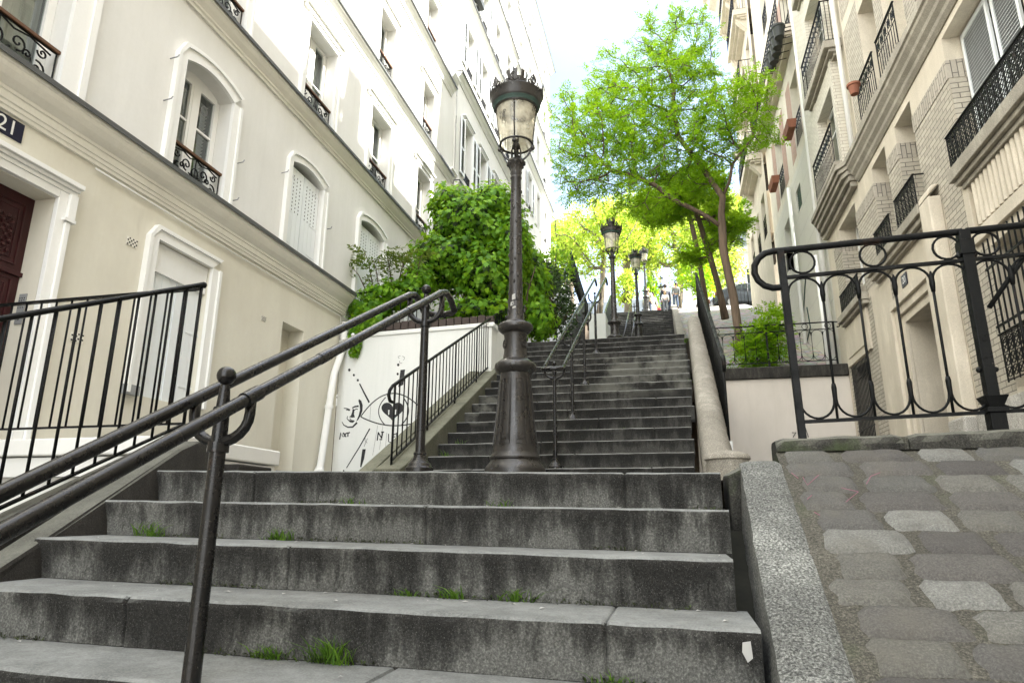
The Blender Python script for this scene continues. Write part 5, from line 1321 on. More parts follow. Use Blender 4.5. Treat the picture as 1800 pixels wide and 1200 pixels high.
for (za,zb) in ((6.9,8.74),(9.3,11.49),(11.96,13.98)):
    w_=window(r1,OX,-1,13.345,14.715,za,zb,0,depth=.30,surr=False,rail=None,curt='curtain',transoms=(.7,)); 
o=MB().box(OX-.15,OX-.001,13.2,15.0,6.86,6.95).build('balcony','sill_stone',r1); guard(o,OX-.13,13.22,15.0,6.96,.85,False,'bars')
balcony(r1,12.84,15.1,9.50,.36,.17,.98,'bars')
balcony(r1,12.84,15.1,12.3,.36,.17,.98,'bars')
for (y0,y1) in ((7.5,8.9),(9.65,10.62),(10.82,11.85)):
    o=MB().box(RX-.2,RX-.0,y0,y1,6.86,6.93).build('window_sill','sill_stone',r1); guard(o,RX-.17,y0+.03,y1-.03,6.94,.72,False,'bars')
    for z in (9.88,12.6): o=MB().box(RX-.16,RX,y0,y1,z-.12,z).build('window_sill','sill_stone',r1); guard(o,RX-.13,y0+.03,y1-.03,z+.01,.8,False,'bars')
for o in UP_: 
    if o[0]<13: rwin(o,None,curt='curtain',transoms=(.65,))
m=MB(); m.tube([(RX-.10,12.80,6.9),(RX-.10,12.80,16)],.05,8); m.tube([(RX-.3,15.92,3.3),(RX-.3,15.92,6.0)],.045,8); 
m.build('drain_pipe','trim_white',r1,smooth=True)
cornice(r1,RX,-1,-9,16.0,16.0,[(p*1.6,d) for p,d in CP],'facade_stone')
m=MB()
for y in (-2,2.2,4.6,7,9.6,12): m.box(RX+.4,RX+2.0,y,y+1.1,16.0,17.2); m.prism([(RX+.3,17.201),(RX+1.2,17.6),(RX+2.1,17.201)],'y',y-.1,y+1.2)
m.build_each('dormer','facade_stone',r1)
for y in (.8,6.1,11.0,14.6):
    c=MB().box(RX+1.2,RX+2.0,y,y+.6,16.0,18.9).build('chimney','brick_pink',r1); m=MB()
    for k in range(3): m.lathe([(.09,18.9),(.075,19.3)],(RX+1.6,y+.12+k*.18,0),10)
    m.build('chimney_pot','terracotta',c)
pt=thing('flower_pot','single terracotta pot hung outside the brick house balcony','flower pot',(RX-.36,11.35,7.32))
MB().lathe([(.065,-.10),(.095,.055),(.115,.06),(.115,.10),(.10,.10),(.09,.035),(.001,.03)],n=20).build('pot','terracotta',pt,smooth=True,autosmooth=40)
MB().tube([(.14,0,.1),(.25,0,.14),(.25,0,-.1)],.008,5).build('bracket','iron',pt)
# ---------------- right house 2 plain rendered
r2=wthing('plain_house','pale rendered house with pink brick bands, beyond the oriel on the right','house',(6,19,3))
O=[(17.05,18.0,9.0+.95,11.9,0),(20.1,21.1,9.9,11.9,0),(17.05,18.0,13.0,14.9,0),(20.1,21.1,13.0,14.9,0),(17.05,18.0,16,17.9,0),(20.1,21.1,16,17.9,0),(20.1,21.0,7.2,8.9,0),(17.05,18.0,18.9,20.4,0),(20.1,21.1,18.9,20.4,0)]
SQ=[(18.1,18.75,8.35,9.0,0),(19.5,19.95,5.9,6.5,0),(21.0,21.4,7.5,8.1,0),(22.3,22.9,5.9,6.6,0)]
facade(r2,RX,-1,16.0,23.0,2.0,9.55,SQ+[O[6]],'ashlar_joint',.30)
facade(r2,RX,-1,16.0,23.0,9.55,21.0,[o for o in O if o[2]>9.5],'ashlar_pale',.34)
for o in O: window(r2,RX,-1,*o,depth=.34 if o[2]>9.5 else .30,surr=False,wood=False,rail='bars' if o[2]>9.5 else None,curt='curtain',transoms=(.5,),rh=.85)
for o in SQ:
    m=MB(); 
    for k in range(9): z=o[2]+(o[3]-o[2])*k/9; m.box(RX+.03,RX+.06,o[0],o[1],z,z+.045)
    m.quad((RX+.1,o[0],o[2]),(RX+.1,o[1],o[2]),(RX+.1,o[1],o[3]),(RX+.1,o[0],o[3])); m.build('louvred_vent','dark_interior' if o[0]>19 else 'lamp_green',r2)
bk=MB()
for (a,c) in ((16.4,17.0),(18.05,18.7),(19.4,20.05),(21.15,21.8)): bk.quad((RX-.004,a,9.8),(RX-.004,c,9.8),(RX-.004,c,12.2),(RX-.004,a,12.2)); bk.quad((RX-.004,a,12.8),(RX-.004,c,12.8),(RX-.004,c,15),(RX-.004,a,15))
bk.build_each('brickwork','brick_pink',r2)
balcony(r2,16.7,23.0,13.05,.42,.22,.9,'bars','facade_stone')
cornice(r2,RX,-1,16.0,23.0,21.0,[(.5,0),(.5,.2),(.35,.3),(.3,.5),(.1,.7)],'facade_stone')
MB().prism([(RX,21.0),(RX+2,23),(RX+9,23),(RX+9,21)],'y',16,23).build('roof','roof_dark',r2)
MB().tube([(RX-.12,16.15,3.2),(RX-.12,16.15,20.5)],.06,10).build('drain_pipe','trim_white',r2,smooth=True)
m=MB().tube([(RX-.10,19.2,z_ramp(19.2)),(RX-.10,19.2,9.4)],.05,8).build('drain_pipe','trim_white',r2,smooth=True)
gr=MB(); 
for pts in ([(1417,480),(1412,560),(1418,610)],[(1419,540),(1425,575),(1419,600),(1424,618)]):
    gr.tube([at(x,y,X=RX-.004) for x,y in pts],.03,4)
gr.build('scribble','lamp_green',r2)
for i,(y,z,c) in enumerate(((17.6,10.9,'upper'),(20.7,10.6,'lower'))):
    fb=thing('window_box','terracotta trough on a window rail of the pale house, the %s one of two'%('nearer' if i==0 else 'farther'),'planter',(RX-.27,y-.3,10.15-.0*i))
    b=MB(); b.hexa([(-.09,-.35,-.1),(.09,-.35,-.1),(.09,.35,-.1),(-.09,.35,-.1),(-.12,-.4,.12),(.12,-.4,.12),(.12,.4,.12),(-.12,.4,.12)]); b.build('box','terracotta',fb)
k=0
for (px,py) in ((1362,66),(1369,58),(1366,76),(1364,88),(1360,102),(1356,115)):
    p=at(px,py,X=RX-.50); o=thing('flower_pot','black plastic pot hung on the high stone balcony of the pale house','flower pot',p,'black pots on the high balcony')
    MB().lathe([(.12,-.15),(.16,.12),(.18,.13),(.18,.18),(.16,.18),(.001,.1)],n=12).build('pot','black_plastic',o,smooth=True,autosmooth=40)
    MB().tube([(.15,0,.12),(.42,0,.16)],.012,4).build('bracket','iron',o)
# ---------------- right house 3
r4=wthing('balcony_house','farthest right stone house with stacked bracketed balconies high above the trees','house',(6,27,8))
O=[]
for (a,b_) in ((9.9,11.5),(13.1,15.0),(16.2,18.2),(19.4,21.2),(22.4,24.0)):
    for y in (23.6,25.3,27.2): O.append((y,y+.9,a,b_,0))
facade(r4,RX-.1,-1,23.0,29.5,5,25.6,O,'facade_stone',.3)
for o in O: window(r4,RX-.1,-1,*o,depth=.3,surr=False,wood=False,rail='bars' if o[2]<11 else None,curt='curtain',transoms=(.5,),rh=.8)
MB().box(RX-.08,12,29.46,29.5,5,25.6).build('end_wall','facade_stone',r4)
for z in (13.0,16.1,19.3,22.3):
    balcony(r4,23.4 if z<20 else 25.0,26.4 if z<20 else 28.4,z,.5,.25,.9,'bars','facade_stone',x=RX-.1)
m=MB()
for z in(12.2,15.3,18.5,21.5):
    for y in(23.6,26.1,28.2): m.prism([(RX-.1,z+.55),(RX-.5,z+.55),(RX-.45,z+.4),(RX-.1,z)],'y',y,y+.25)
m.build_each('bracket','facade_stone',r4)
cornice(r4,RX-.1,-1,23.0,30.2,25.8,[(1.0,0),(1.0,.25),(.8,.35),(.7,.7),(.4,.9),(.2,1.3)],'facade_stone')
MB().prism([(RX-.1,25.8),(RX+2,28),(RX+9,28),(RX+9,25.8)],'y',23,29.5).build('roof','zinc_roof',r4)
# ---------------- distant white buildings at the top
def farhouse(name,label,x0,x1,y,z0,z1,ny,nx,wmat='far_wall',side=0):
    r=wthing(name,label,'building',((x0+x1)/2,y,z0))
    b=MB(); b.box(x0,x1,y,y+9,z0-4,z1); b.build('wall',wmat,r)
    for i in range(nx):
        for j in range(ny):
            cx=x0+(x1-x0)*(i+.5)/nx; cz=z0+1.6+(z1-z0-2.2)*(j+.4)/ny
            w_=MB().box(cx-.5,cx+.5,y-.03,y+.1,cz-.7,cz+.9).build('window','window_glass' if 0 else 'car_glass',r); b=MB(); b.box(cx-.62,cx-.5,y-.06,y,cz-.8,cz+1); b.box(cx+.5,cx+.62,y-.06,y,cz-.8,cz+1); b.box(cx-.04,cx+.04,y-.05,y-.031,cz-.7,cz+.9); b.box(cx-.62,cx+.62,y-.06,y,cz+.9,cz+1.02); b.box(cx-.7,cx+.7,y-.10,y,cz-.92,cz-.8); b.build('frame','trim_white',w_)
            if side:
                s_=MB().box(x0-.03,x0+.1,y+1.2+i*2.4,y+2.2+i*2.4,cz-.7,cz+.9).build('window','car_glass',r)
    b=MB(); b.box(x0-.25,x1+.25,y-.25,y+9.2,z1,z1+.3); b.build('cornice','trim_white',r)
    b=MB(); b.prism([(x0,z1+.3),(x0+1.2,z1+2.2),(x1-1.2,z1+2.2),(x1,z1+.3)],'y',y,y+9); b.build('roof','zinc_roof',r); return r
farhouse('far_building','bright white house behind the parked car at the top of the path',4.3,10.5,44,12.5,17.2,1,2,side=1)
farhouse('far_building','taller white building with blue shutters behind the garden tree trunks',2.2,9.0,60,14,27,3,3)
farhouse('far_building','long pale building seen through the trees above the steps',-13,0.5,74,15,22,2,6)
farhouse('far_building','pale building behind the trees to the left of the lamps',-24,-9,56,13,21,2,5)
# ================================================================== VEGETATION
def mesh_np(name,V,Fq,mat,parent=None,smooth=False):
    "V (n,3), Fq (m,k) index array"
    me=bpy.data.meshes.new(name); k=Fq.shape[1]
    me.vertices.add(len(V)); me.vertices.foreach_set('co',np.asarray(V,'f').ravel())
    me.loops.add(Fq.size); me.loops.foreach_set('vertex_index',Fq.ravel().astype('i'))
    me.polygons.add(len(Fq)); me.polygons.foreach_set('loop_start',(np.arange(len(Fq))*k).astype('i')); me.polygons.foreach_set('loop_total',np.full(len(Fq),k,'i'))
    me.update(calc_edges=True); me.materials.append(M[mat]); 
    if smooth: me.shade_smooth()
    o=bpy.data.objects.new(name,me); COL.objects.link(o); o.parent=parent; return o
def rot_frames(rs,D,droop=0):
    "random frames with first axis along D (n,3)"
    n=len(D); D=D/np.linalg.norm(D,axis=1)[:,None]
    r=rs.normal(size=(n,3)); u=r-D*(r*D).sum(1)[:,None]; u/=np.linalg.norm(u,axis=1)[:,None]
    return D,u,np.cross(D,u)
def pinnate(rs,P,D,L,nl=6,lw=.36,jit=.25):
    "compound leaves: P base points, D directions, L length; returns vertices and quads"
    n=len(P); D=D.copy(); D/=np.linalg.norm(D,axis=1)[:,None]
    up=np.tile([0,0,1.],(n,1))+rs.normal(size=(n,3))*.35
    w=np.cross(D,up); w/=np.linalg.norm(w,axis=1)[:,None]+1e-9; nn=np.cross(w,D)
    V=[];
    for k in range(nl):
        t=(k+.8)/(nl+.3)
        for s in (-1,1):
            b=P+D*(L*t)[:,None]-nn*(L*t*t*.25)[:,None]
            ln=(L*lw*(1-.45*abs(t-.45)))[:,None]
            d=(w*s*.85+D*.5+rs.normal(size=(n,3))*jit); d/=np.linalg.norm(d,axis=1)[:,None]
            q=np.cross(d,nn+rs.normal(size=(n,3))*.3); q/=np.linalg.norm(q,axis=1)[:,None]+1e-9
            V.append(np.stack([b,b+d*ln*.5+q*ln*.2,b+d*ln,b+d*ln*.5-q*ln*.2],1))
    b=P+D*(L*.95)[:,None]-nn*(L*.24)[:,None]; ln=(L*lw)[:,None]; q=w
    V.append(np.stack([b,b+D*ln*.5+q*ln*.2,b+D*ln-nn*ln*.2,b+D*ln*.5-q*ln*.2],1))
    V=np.concatenate(V,0).reshape(-1,3); return V,np.arange(len(V)).reshape(-1,4)
def simple_leaves(rs,P,D,L,w=.5):
    n=len(P); d,u,v=rot_frames(rs,D); L=L[:,None]
    V=np.stack([P,P+d*L*.45+u*L*w*.5+v*L*.06,P+d*L,P+d*L*.45-u*L*w*.5+v*L*.06],1).reshape(-1,3)
    return V,np.arange(len(V)).reshape(-1,4)
IVY=np.array([(0,0),(-.30,-.12),(-.52,.18),(-.30,.30),(-.42,.66),(-.16,.58),(0,1.0),(.16,.58),(.42,.66),(.30,.30),(.52,.18),(.30,-.12)])
def ivy_leaves(rs,P,Nn,L):
    "lobed leaves lying roughly on a surface with normal Nn, tips hanging down"
    n=len(P); Nn=Nn+rs.normal(size=(n,3))*.38; Nn/=np.linalg.norm(Nn,axis=1)[:,None]
    dn=np.tile([0,0,-1.],(n,1))+rs.normal(size=(n,3))*.45; d=dn-Nn*(dn*Nn).sum(1)[:,None]; d/=np.linalg.norm(d,axis=1)[:,None]+1e-9
    u=np.cross(Nn,d); V=P[:,None,:]+(u[:,None,:]*IVY[None,:,0:1]+d[:,None,:]*IVY[None,:,1:2]-Nn[:,None,:]*(np.abs(IVY[None,:,0:1])*.25+IVY[None,:,1:2]**2*.15))*L[:,None,None]
    k=len(IVY); return V.reshape(-1,3),np.arange(n*k).reshape(n,k)
def grow(base_pts,ells,n_att,seed,step=.30,kill=.42,infl=2.2,iters=70):
    "space colonisation inside a union of ellipsoids; returns node positions and parents"
    rs=np.random.default_rng(seed); A=[]; tot=sum(e[3]*e[4]*e[5] for e in ells)
    for (cx,cy,cz,rx_,ry_,rz_) in ells:
        k=int(n_att*rx_*ry_*rz_/tot)+4; p=rs.normal(size=(k,3)); p/=np.linalg.norm(p,axis=1)[:,None]; p*=(rs.random(k)**(1/2.4))[:,None]; A.append(p*[rx_,ry_,rz_]+[cx,cy,cz])
    A=np.concatenate(A); nodes=[np.array(p,float) for p in base_pts[0]]; par=[-1]+list(range(len(nodes)-1))
    for br in base_pts[1:]:
        pi=int(br[0]); 
        for q in br[1]: nodes.append(np.array(q,float)); par.append(pi); pi=len(nodes)-1
    for it in range(iters):
        Nn=np.array(nodes); d=np.linalg.norm(A[:,None]-Nn[None],axis=2); c=d.argmin(1); dm=d.min(1)
        keep=dm>kill; A=A[keep]; c=c[keep]; dm=dm[keep]
        if len(A)==0: break
        inf=dm<infl+ (2. if it<3 else 0); new=0
        for k in np.unique(c[inf]):
            v=A[(c==k)&inf]-Nn[k]; v=(v/np.linalg.norm(v,axis=1)[:,None]).sum(0); L=np.linalg.norm(v)
            if L<1e-3: continue
            v=v/L+rs.normal(size=3)*.16; v/=np.linalg.norm(v); q=Nn[k]+v*step
            if min(np.linalg.norm(Nn-q,axis=1))<step*.35: continue
            nodes.append(q); par.append(int(k)); new+=1
        if not new: break
    return np.array(nodes),par
def tree(name,label,trunk,ells,n_att,seed,r0,leafmat_,barkmat,nleaf,L,kind='pinnate',step=.30,kill=.42,group=None,branches=(),rtip=.008,spread=.28,expo=2.3,cat='tree'):
    base=Vector(trunk[0]); t=thing(name,label,cat,base,group)
    nodes,par=grow([trunk]+list(branches),ells,n_att,seed,step,kill)
    n=len(nodes); ch=[[] for _ in range(n)]
    for i,p in enumerate(par):
        if p>=0: ch[p].append(i)
    w=np.zeros(n)
    for i in range(n-1,-1,-1):
        w[i]=1 if not ch[i] else sum(w[c]**1 for c in ch[i])
    rad=rtip+(r0-rtip)*(w/w[0])**(1/expo)
    b=MB(); bs=np.array(base); done=set()
    nt=len(trunk)
    for i in range(n):
        if par[i]>=0 and not (ch[par[i]] and max(ch[par[i]],key=lambda c:w[c])==i): start=par[i]
        elif par[i]<0: start=None
        else: continue
        path=[i]; 
        while ch[path[-1]]: path.append(max(ch[path[-1]],key=lambda c:w[c]))
        P=([start] if start is not None else [])+path
        if len(P)<2: continue
        rr=[min(rad[k],rad[P[1]] if start is not None else 9) for k in P]
        if start is None: rr[0]*=1.35
        b.tube([Vector(nodes[k]-bs)+ (Vector((N3(nodes[k][2]*1.3,seed,0),N3(nodes[k][2]*1.3,seed,7),0))*.05 if k<nt and k>0 else Vector((0,0,0))) for k in P],rr,10 if rr[0]>.06 else 5)
    b.build('trunk',barkmat,t,smooth=True)
    rs=np.random.default_rng(seed+1); tips=np.array([i for i in range(nt,n) if w[i]<=4.5])
    if len(tips)==0: tips=np.arange(nt,n)
    idx=rs.choice(tips,nleaf); P=nodes[idx]-bs; pd=np.array([nodes[i]-nodes[par[i]] for i in idx]); pd/=np.linalg.norm(pd,axis=1)[:,None]+1e-9
    P=P-pd*(rs.random(nleaf)*step)[:,None]
    D=pd*.6+rs.normal(size=(nleaf,3))*[.8,.8,.35]; D[:,2]-=.05
    Ls=L*(.65+.6*rs.random(nleaf)); P=P+rs.normal(size=P.shape)*spread*.25
    V,Fq=(pinnate(rs,P,D,Ls) if kind=='pinnate' else simple_leaves(rs,P+rs.normal(size=P.shape)*spread,rs.normal(size=(nleaf,3)),Ls))
    mesh_np('crown',V,Fq,leafmat_,t); return t
def A_(px,py,Y): p=at(px,py,Y=Y); return (p.x,p.y,p.z)
# main tree: trunk leans left, forks at the level of the oriel
TY=16.4
tr=[A_(1303,622,TY),A_(1300,585,TY),A_(1290,525,TY),A_(1280,480,TY),A_(1271,440,TY),A_(1269,400,TY),A_(1267,375,TY),A_(1272,345,TY)]
brs=[(5,[A_(1245,382,TY-.1),A_(1215,366,TY-.3),A_(1185,352,TY-.5),A_(1150,325,TY-.7),A_(1110,308,TY-.9),A_(1075,300,TY-1.1)]),
     (7,[A_(1255,325,TY+.2),A_(1238,300,TY+.4),A_(1215,270,TY+.5),A_(1192,240,TY+.5),A_(1184,200,TY+.4),A_(1184,150,TY+.3)]),
     (7,[A_(1283,318,TY-.2),A_(1287,290,TY-.3),A_(1305,265,TY-.5),A_(1325,240,TY-.7)])]
def E_(px,py,rx_,ry_,Y=TY,ry2=1.3): p=at(px,py,Y=Y); s_=TY/1175*1.03; return (p.x,p.y,p.z,rx_*s_,ry2,ry_*s_*1.1)
ell=[E_(1165,215,150,130),E_(1060,250,95,85,TY-.7),E_(1010,215,45,60,TY-.7),E_(1180,90,90,80,TY+.3,1.0),E_(1290,215,75,75,TY-.5),E_(1330,165,35,60,TY-.7,.7),E_(1080,320,90,35,TY-.8,1.),E_(1200,300,90,40,TY,1.2),E_(1060,130,45,40,TY-.2,.7),E_(1240,50,35,45,TY,.6),E_(1140,25,18,25,TY,.4),E_(990,300,30,25,TY-.9,.6),E_(1020,335,50,35,TY-.9,.8),E_(1130,365,60,22,TY-.6,.8)]
tree('robinia_tree','tall bright green tree forking over the stairs, its leaning trunk rooted in the small garden',tr,ell,1700,3,.10,'leaf_robinia','bark',7000,.225,branches=brs,step=.26,kill=.33,expo=2.0,spread=.45,rtip=.006)
# two slimmer trunks behind it
for i,(b0,m0,m1,t0,Y,lab) in enumerate((((1275,560),(1262,500),(1248,450),(1228,385),19.5,'slim dark trunked tree just left of the forking tree'),((1243,548),(1236,500),(1226,440),(1214,385),22.5,'slender tree with a straight trunk beside the cheek wall railing, leftmost in the garden'))):
    T=[A_(*b0,Y),A_(*m0,Y),A_(*m1,Y),A_(*t0,Y)]
    s_=Y/1175
    def E2(px,py,a,b_,dy=0,d=1.2): p=at(px,py,Y=Y+dy); return (p.x,p.y,p.z,a*s_,d,b_*s_)
    tree('garden_tree',lab,T,[E2(t0[0],330,70,45),E2(t0[0]-60,360,60,40),E2(t0[0]+60,400,45,30),E2(t0[0]-10,450,35,25,0,.7)],420,20+i,.085,'leaf_robinia','bark',2300,.26,step=.3,kill=.45)
# trees at the head of the stairs
spec=[(1052,(1050,560),(1060,470),[(1050,400,95,55),(1010,425,60,45),(1090,380,75,45),(1040,455,70,30)],36,.16,'pale_branch','many stemmed pale tree left of the second lamp, over the head of the stairs'),
 (1098,(1102,545),(1100,450),[(1100,395,60,40),(1130,430,45,40)],40,.24,'x','stout mottled trunk tree standing right behind the third lamp'),
 (1185,(1186,535),(1195,470),[(1190,400,95,60),(1235,430,60,50),(1150,445,60,35)],42,.2,'x','spreading spring tree behind the people at the top'),
 (1215,(1222,535),(1240,455),[(1245,400,60,50),(1275,470,45,45),(1210,480,40,30)],37,.16,'x','branching tree behind the railing right of the people'),
 (1000,(1004,520),(1000,450),[(995,420,45,50),(975,460,30,40)],45,.2,'x','pale young leafed tree at far left beyond the terrace railing'),
 (1290,(1296,520),(1300,450),[(1300,400,35,50),(1285,370,40,35)],47,.16,'x','small sunlit tree near the bright white house'),
 (1140,(1145,540),(1140,470),[(1140,420,90,50),(1120,370,90,45),(1180,370,90,40),(1150,460,70,30)],50,.2,'x','sunlit yellow green tree farthest behind the lamps')]
for i,(cx,b0,f0,cr_,Y,rad,_,lab) in enumerate(spec):
    s_=Y/1175; T=[A_(*b0,Y)]; T[0]=(T[0][0],T[0][1],min(T[0][2],10.2+.12*(Y-33.))); q=A_(*f0,Y)
    T+= [tuple(T[0][k]+(q[k]-T[0][k])*u+(.08 if k==0 and u<.9 else 0) for k in range(3)) for u in (.33,.66,1.)]
    E=[]
    for (px,py,a,b_) in cr_: p=at(px,py,Y=Y); E.append((p.x,p.y,p.z,a*s_,2.4,b_*s_))
    tree('spring_tree',lab,T,E,330,40+i,rad,'leaf_spring','bark_pale',8200,.19,kind='simple',step=.5,kill=.7,spread=.28)
# sloping railing of the side stair at far left
tf=wthing('bar_railing','steep dark bar railing of a side stair beside the concrete terrace wall','railing',(-3.3,24,7))
A=at(1034,578,Y=26.0); B=at(1004,492,Y=20.5)
bar_rail(tf,tuple(A),tuple(B),1.0,26,.03,.016,True,(0,13,26),.03)
# bright clump on the trunk behind the lamp
def clump(name,label,cat,ells,n,L,mat,kind='simple',seed=1,parent=None,stem=True,shell=.8,group=None,core=False):
    rs=np.random.default_rng(seed); base=Vector((ells[0][0],ells[0][1],ells[0][2]-ells[0][5])); t=thing(name,label,cat,base,group); P=[];Nn=[]; tot=sum((e[3]*e[5]) for e in ells)
    for (cx,cy,cz,a,b_,c) in ells:
        k=int(n*a*c/tot)+1; q=rs.normal(size=(k,3)); q/=np.linalg.norm(q,axis=1)[:,None]
        lump=1+.20*np.sin(q[:,0]*9+seed)*np.sin(q[:,2]*8+1)+.13*np.sin(q[:,1]*17+q[:,2]*13)+.07*np.sin(q[:,0]*31+q[:,2]*27)
        r=(shell+(1-shell)*rs.random(k))*lump*(.93+.14*rs.random(k)); inn=rs.random(k)<.22; r[inn]*=.75
        P.append(q*r[:,None]*[a,b_,c]+[cx,cy,cz]); Nn.append(q/np.array([a,b_,c]))
    P=np.concatenate(P)-np.array(base); Nn=np.concatenate(Nn); Nn/=np.linalg.norm(Nn,axis=1)[:,None]
    Ls=L*(.6+.7*rs.random(len(P)))
    if kind=='ivy': V,Fq=ivy_leaves(rs,P,Nn+[0,0,.25],Ls)
    elif kind=='pinnate': V,Fq=pinnate(rs,P,Nn+rs.normal(size=P.shape)*.5,Ls,6)
    else: V,Fq=simple_leaves(rs,P,Nn+rs.normal(size=P.shape)*.7+[0,0,.2],Ls,.5)
    mesh_np('foliage',V,Fq,mat,t)
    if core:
        k=rs.choice(len(P),len(P)//2); C=np.array([[(e[0],e[1],e[2]) for e in ells][0]])-np.array(base); q=P[k]-Nn[k]*(.10+.18*rs.random(len(k)))[:,None]; V,Fq=ivy_leaves(rs,q,Nn[k],Ls[k]*1.25); mesh_np('gap_shade_foliage',V,Fq,'leaf_dark',t)  # darker leaves added inside, their colour stands for shade in the gaps
    if stem:
        b=MB()
        for (cx,cy,cz,a,b_,c) in ells:
            for k in range(7):
                e=Vector((cx,cy,cz))-base+Vector((rs.normal()*a*.4,rs.normal()*b_*.4,c*.5*rs.normal())); s_=Vector((rs.normal()*.08,rs.normal()*.08,-.05)); b.tube([s_,s_.lerp(e,.5)+Vector((rs.normal()*.1,rs.normal()*.1,.1)),e],[.03,.02,.008],5)
        b.build('stem','bark',t,smooth=True)
    return t
def E3(px,py,a,b_,Y,d): p=at(px,py,Y=Y); s_=Y/1175*1.03; return (p.x,p.y,p.z,a*s_,d,b_*s_*1.05)
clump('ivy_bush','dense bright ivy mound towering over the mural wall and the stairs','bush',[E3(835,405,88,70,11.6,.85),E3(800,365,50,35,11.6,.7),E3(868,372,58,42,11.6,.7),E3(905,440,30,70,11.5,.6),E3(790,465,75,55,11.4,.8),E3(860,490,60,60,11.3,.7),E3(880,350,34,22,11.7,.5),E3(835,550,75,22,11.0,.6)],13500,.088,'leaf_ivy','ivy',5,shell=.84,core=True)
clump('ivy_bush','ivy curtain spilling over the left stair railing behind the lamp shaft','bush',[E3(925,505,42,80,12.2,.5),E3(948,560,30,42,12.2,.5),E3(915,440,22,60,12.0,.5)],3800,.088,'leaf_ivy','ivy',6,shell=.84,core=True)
clump('ivy_bush','low ivy trailing along the top of the mural wall by the house corner','bush',[E3(690,520,68,28,10.5,.38),E3(645,545,48,24,10.35,.3),E3(735,500,35,38,10.6,.4),E3(625,585,14,42,9.92,.07),E3(655,560,22,22,9.95,.10)],4600,.075,'leaf_ivy','ivy',8,shell=.8,stem=False)
clump('dark_shrub','dark glossy evergreen shrub at the left of the upper landing','bush',[E3(968,530,42,55,14.6,.8),E3(985,560,25,35,14.4,.6),E3(960,490,25,28,14.8,.6)],3800,.085,'leaf_dark','simple',9,shell=.75)
clump('light_shrub','lighter leafed shrub top showing above the dark evergreen','bush',[E3(975,470,36,30,15.6,.6),E3(955,500,25,35,15.4,.6)],1500,.10,'leaf_ivy','simple',10,shell=.7)
clump('ferny_shrub','feathery bright green shrub in the small garden','bush',[E3(1345,600,32,22,16.0,.4),E3(1358,565,16,26,16.0,.3),E3(1325,618,30,14,15.95,.25)],420,.30,'leaf_robinia','pinnate',11,shell=.4)
clump('green_clump','bright leafy clump sprouting low on the trunk behind the second lamp','bush',[E3(1098,508,18,22,33,.7),E3(1106,490,14,14,33,.5)],800,.2,'leaf_spring','simple',12)
clump('conifer_bush','small dark green pointed bush among the people at the top','bush',[E3(1146,520,12,20,40,.6),E3(1146,500,7,14,40,.4)],700,.2,'leaf_robinia','simple',13)
clump('street_shrub','green foliage hanging beside the top railing right of the people','bush',[E3(1222,470,24,38,31,.9),E3(1238,500,16,24,31,.7)],1300,.2,'leaf_robinia','simple',14)
clump('hanging_plant','green plant trailing from a far balcony on the right','plant',[E3(1308,368,9,16,24.5,.3)],300,.12,'leaf_ivy','simple',15,stem=False)
# ailanthus sprigs over the terrace railing
t=thing('ferny_sapling','feathery young saplings leaning over the terrace railing before the shuttered windows','sapling',(-4.9,10.35,3.0)); rs=np.random.default_rng(31)
P=[];D=[];b=MB(); base=np.array((-4.9,10.35,3.0))
for (px,py,qx,qy) in ((655,500,640,440),(648,520,612,462),(690,510,678,438),(700,500,716,445),(730,500,742,448),(665,500,655,455),(710,470,700,450)):
    a=np.array(at(px,py,Y=10.35)); c=np.array(at(qx,qy,Y=10.2)); mid=(a+c)/2+np.array((0,0,.08)); b.tube([a-base,mid-base,c-base],[.012,.009,.005],5)
    for k in range(9):
        u=.35+.65*k/8; p=a*(1-u)+c*u; P.append(p-base); an=rs.random()*6.28; D.append((math.cos(an),math.sin(an)*.6,.15+.3*rs.random()))
b.build('stem','bark',t,smooth=True)
V,Fq=pinnate(rs,np.array(P),np.array(D),np.full(len(P),.30)*(.7+.6*rs.random(len(P))),8,.28); mesh_np('foliage',V,Fq,'leaf_fern',t)
# grass tufts at the feet of the steps
def tuft(x,y,z,n,h,seed,sp=.045,flat=1):
    rs=np.random.default_rng(seed); V=[];F=[]
    for i in range(n):
        a=rs.random()*6.28; r=rs.random()*sp; bx_,by_=math.cos(a)*r*2,math.sin(a)*r*.4; hh=h*(.25+1.0*rs.random()**1.5); le=rs.normal(size=2)*hh*.75; le[1]=-abs(le[1])*.8; w_=.0014+.0016*rs.random()
        k=len(V); c=math.cos(a+1.5)*w_; s_=math.sin(a+1.5)*w_
        V+=[(bx_-c,by_-s_,0),(bx_+c,by_+s_,0),(bx_+le[0]*.4+c,by_+le[1]*.4+s_,hh*.6),(bx_+le[0]*.4-c,by_+le[1]*.4-s_,hh*.6),(bx_+le[0],by_+le[1],hh*.9)]
        F+=[(k,k+1,k+2,k+3),(k+3,k+2,k+4,k+4)]
    m=MB(); m.v=V; m.f=[f if f[2]!=f[3] else f[:3] for f in F]; return m
def step_z(k,x): return Z1-k*RS+SH*(x-.25)
tl=[(265,938,3,70,.075,'weed tuft with upright leaves on the third tread near the left wall'),(490,950,3,90,.06,'grass tuft on the third tread right of the near post'),(720,1052,4,40,.035,'tiny sprout on the fourth tread left of centre'),(797,1056,4,60,.05,'small grass tuft at the middle of the fourth tread'),(905,1060,4,46,.05,'thin upright weed on the fourth tread right of centre'),(483,1152,5,90,.05,'creeping yellow green tuft on the lowest tread, left one'),(583,1156,5,150,.085,'fullest grass tuft on the lowest tread, centre left'),(620,884,2,26,.04,'sprig of green at the foot of the top step, left'),(885,890,2,30,.04,'sprig of green at the foot of the top step, middle'),(1075,1190,5,30,.05,'weed at the bottom edge of the picture, centre right')]
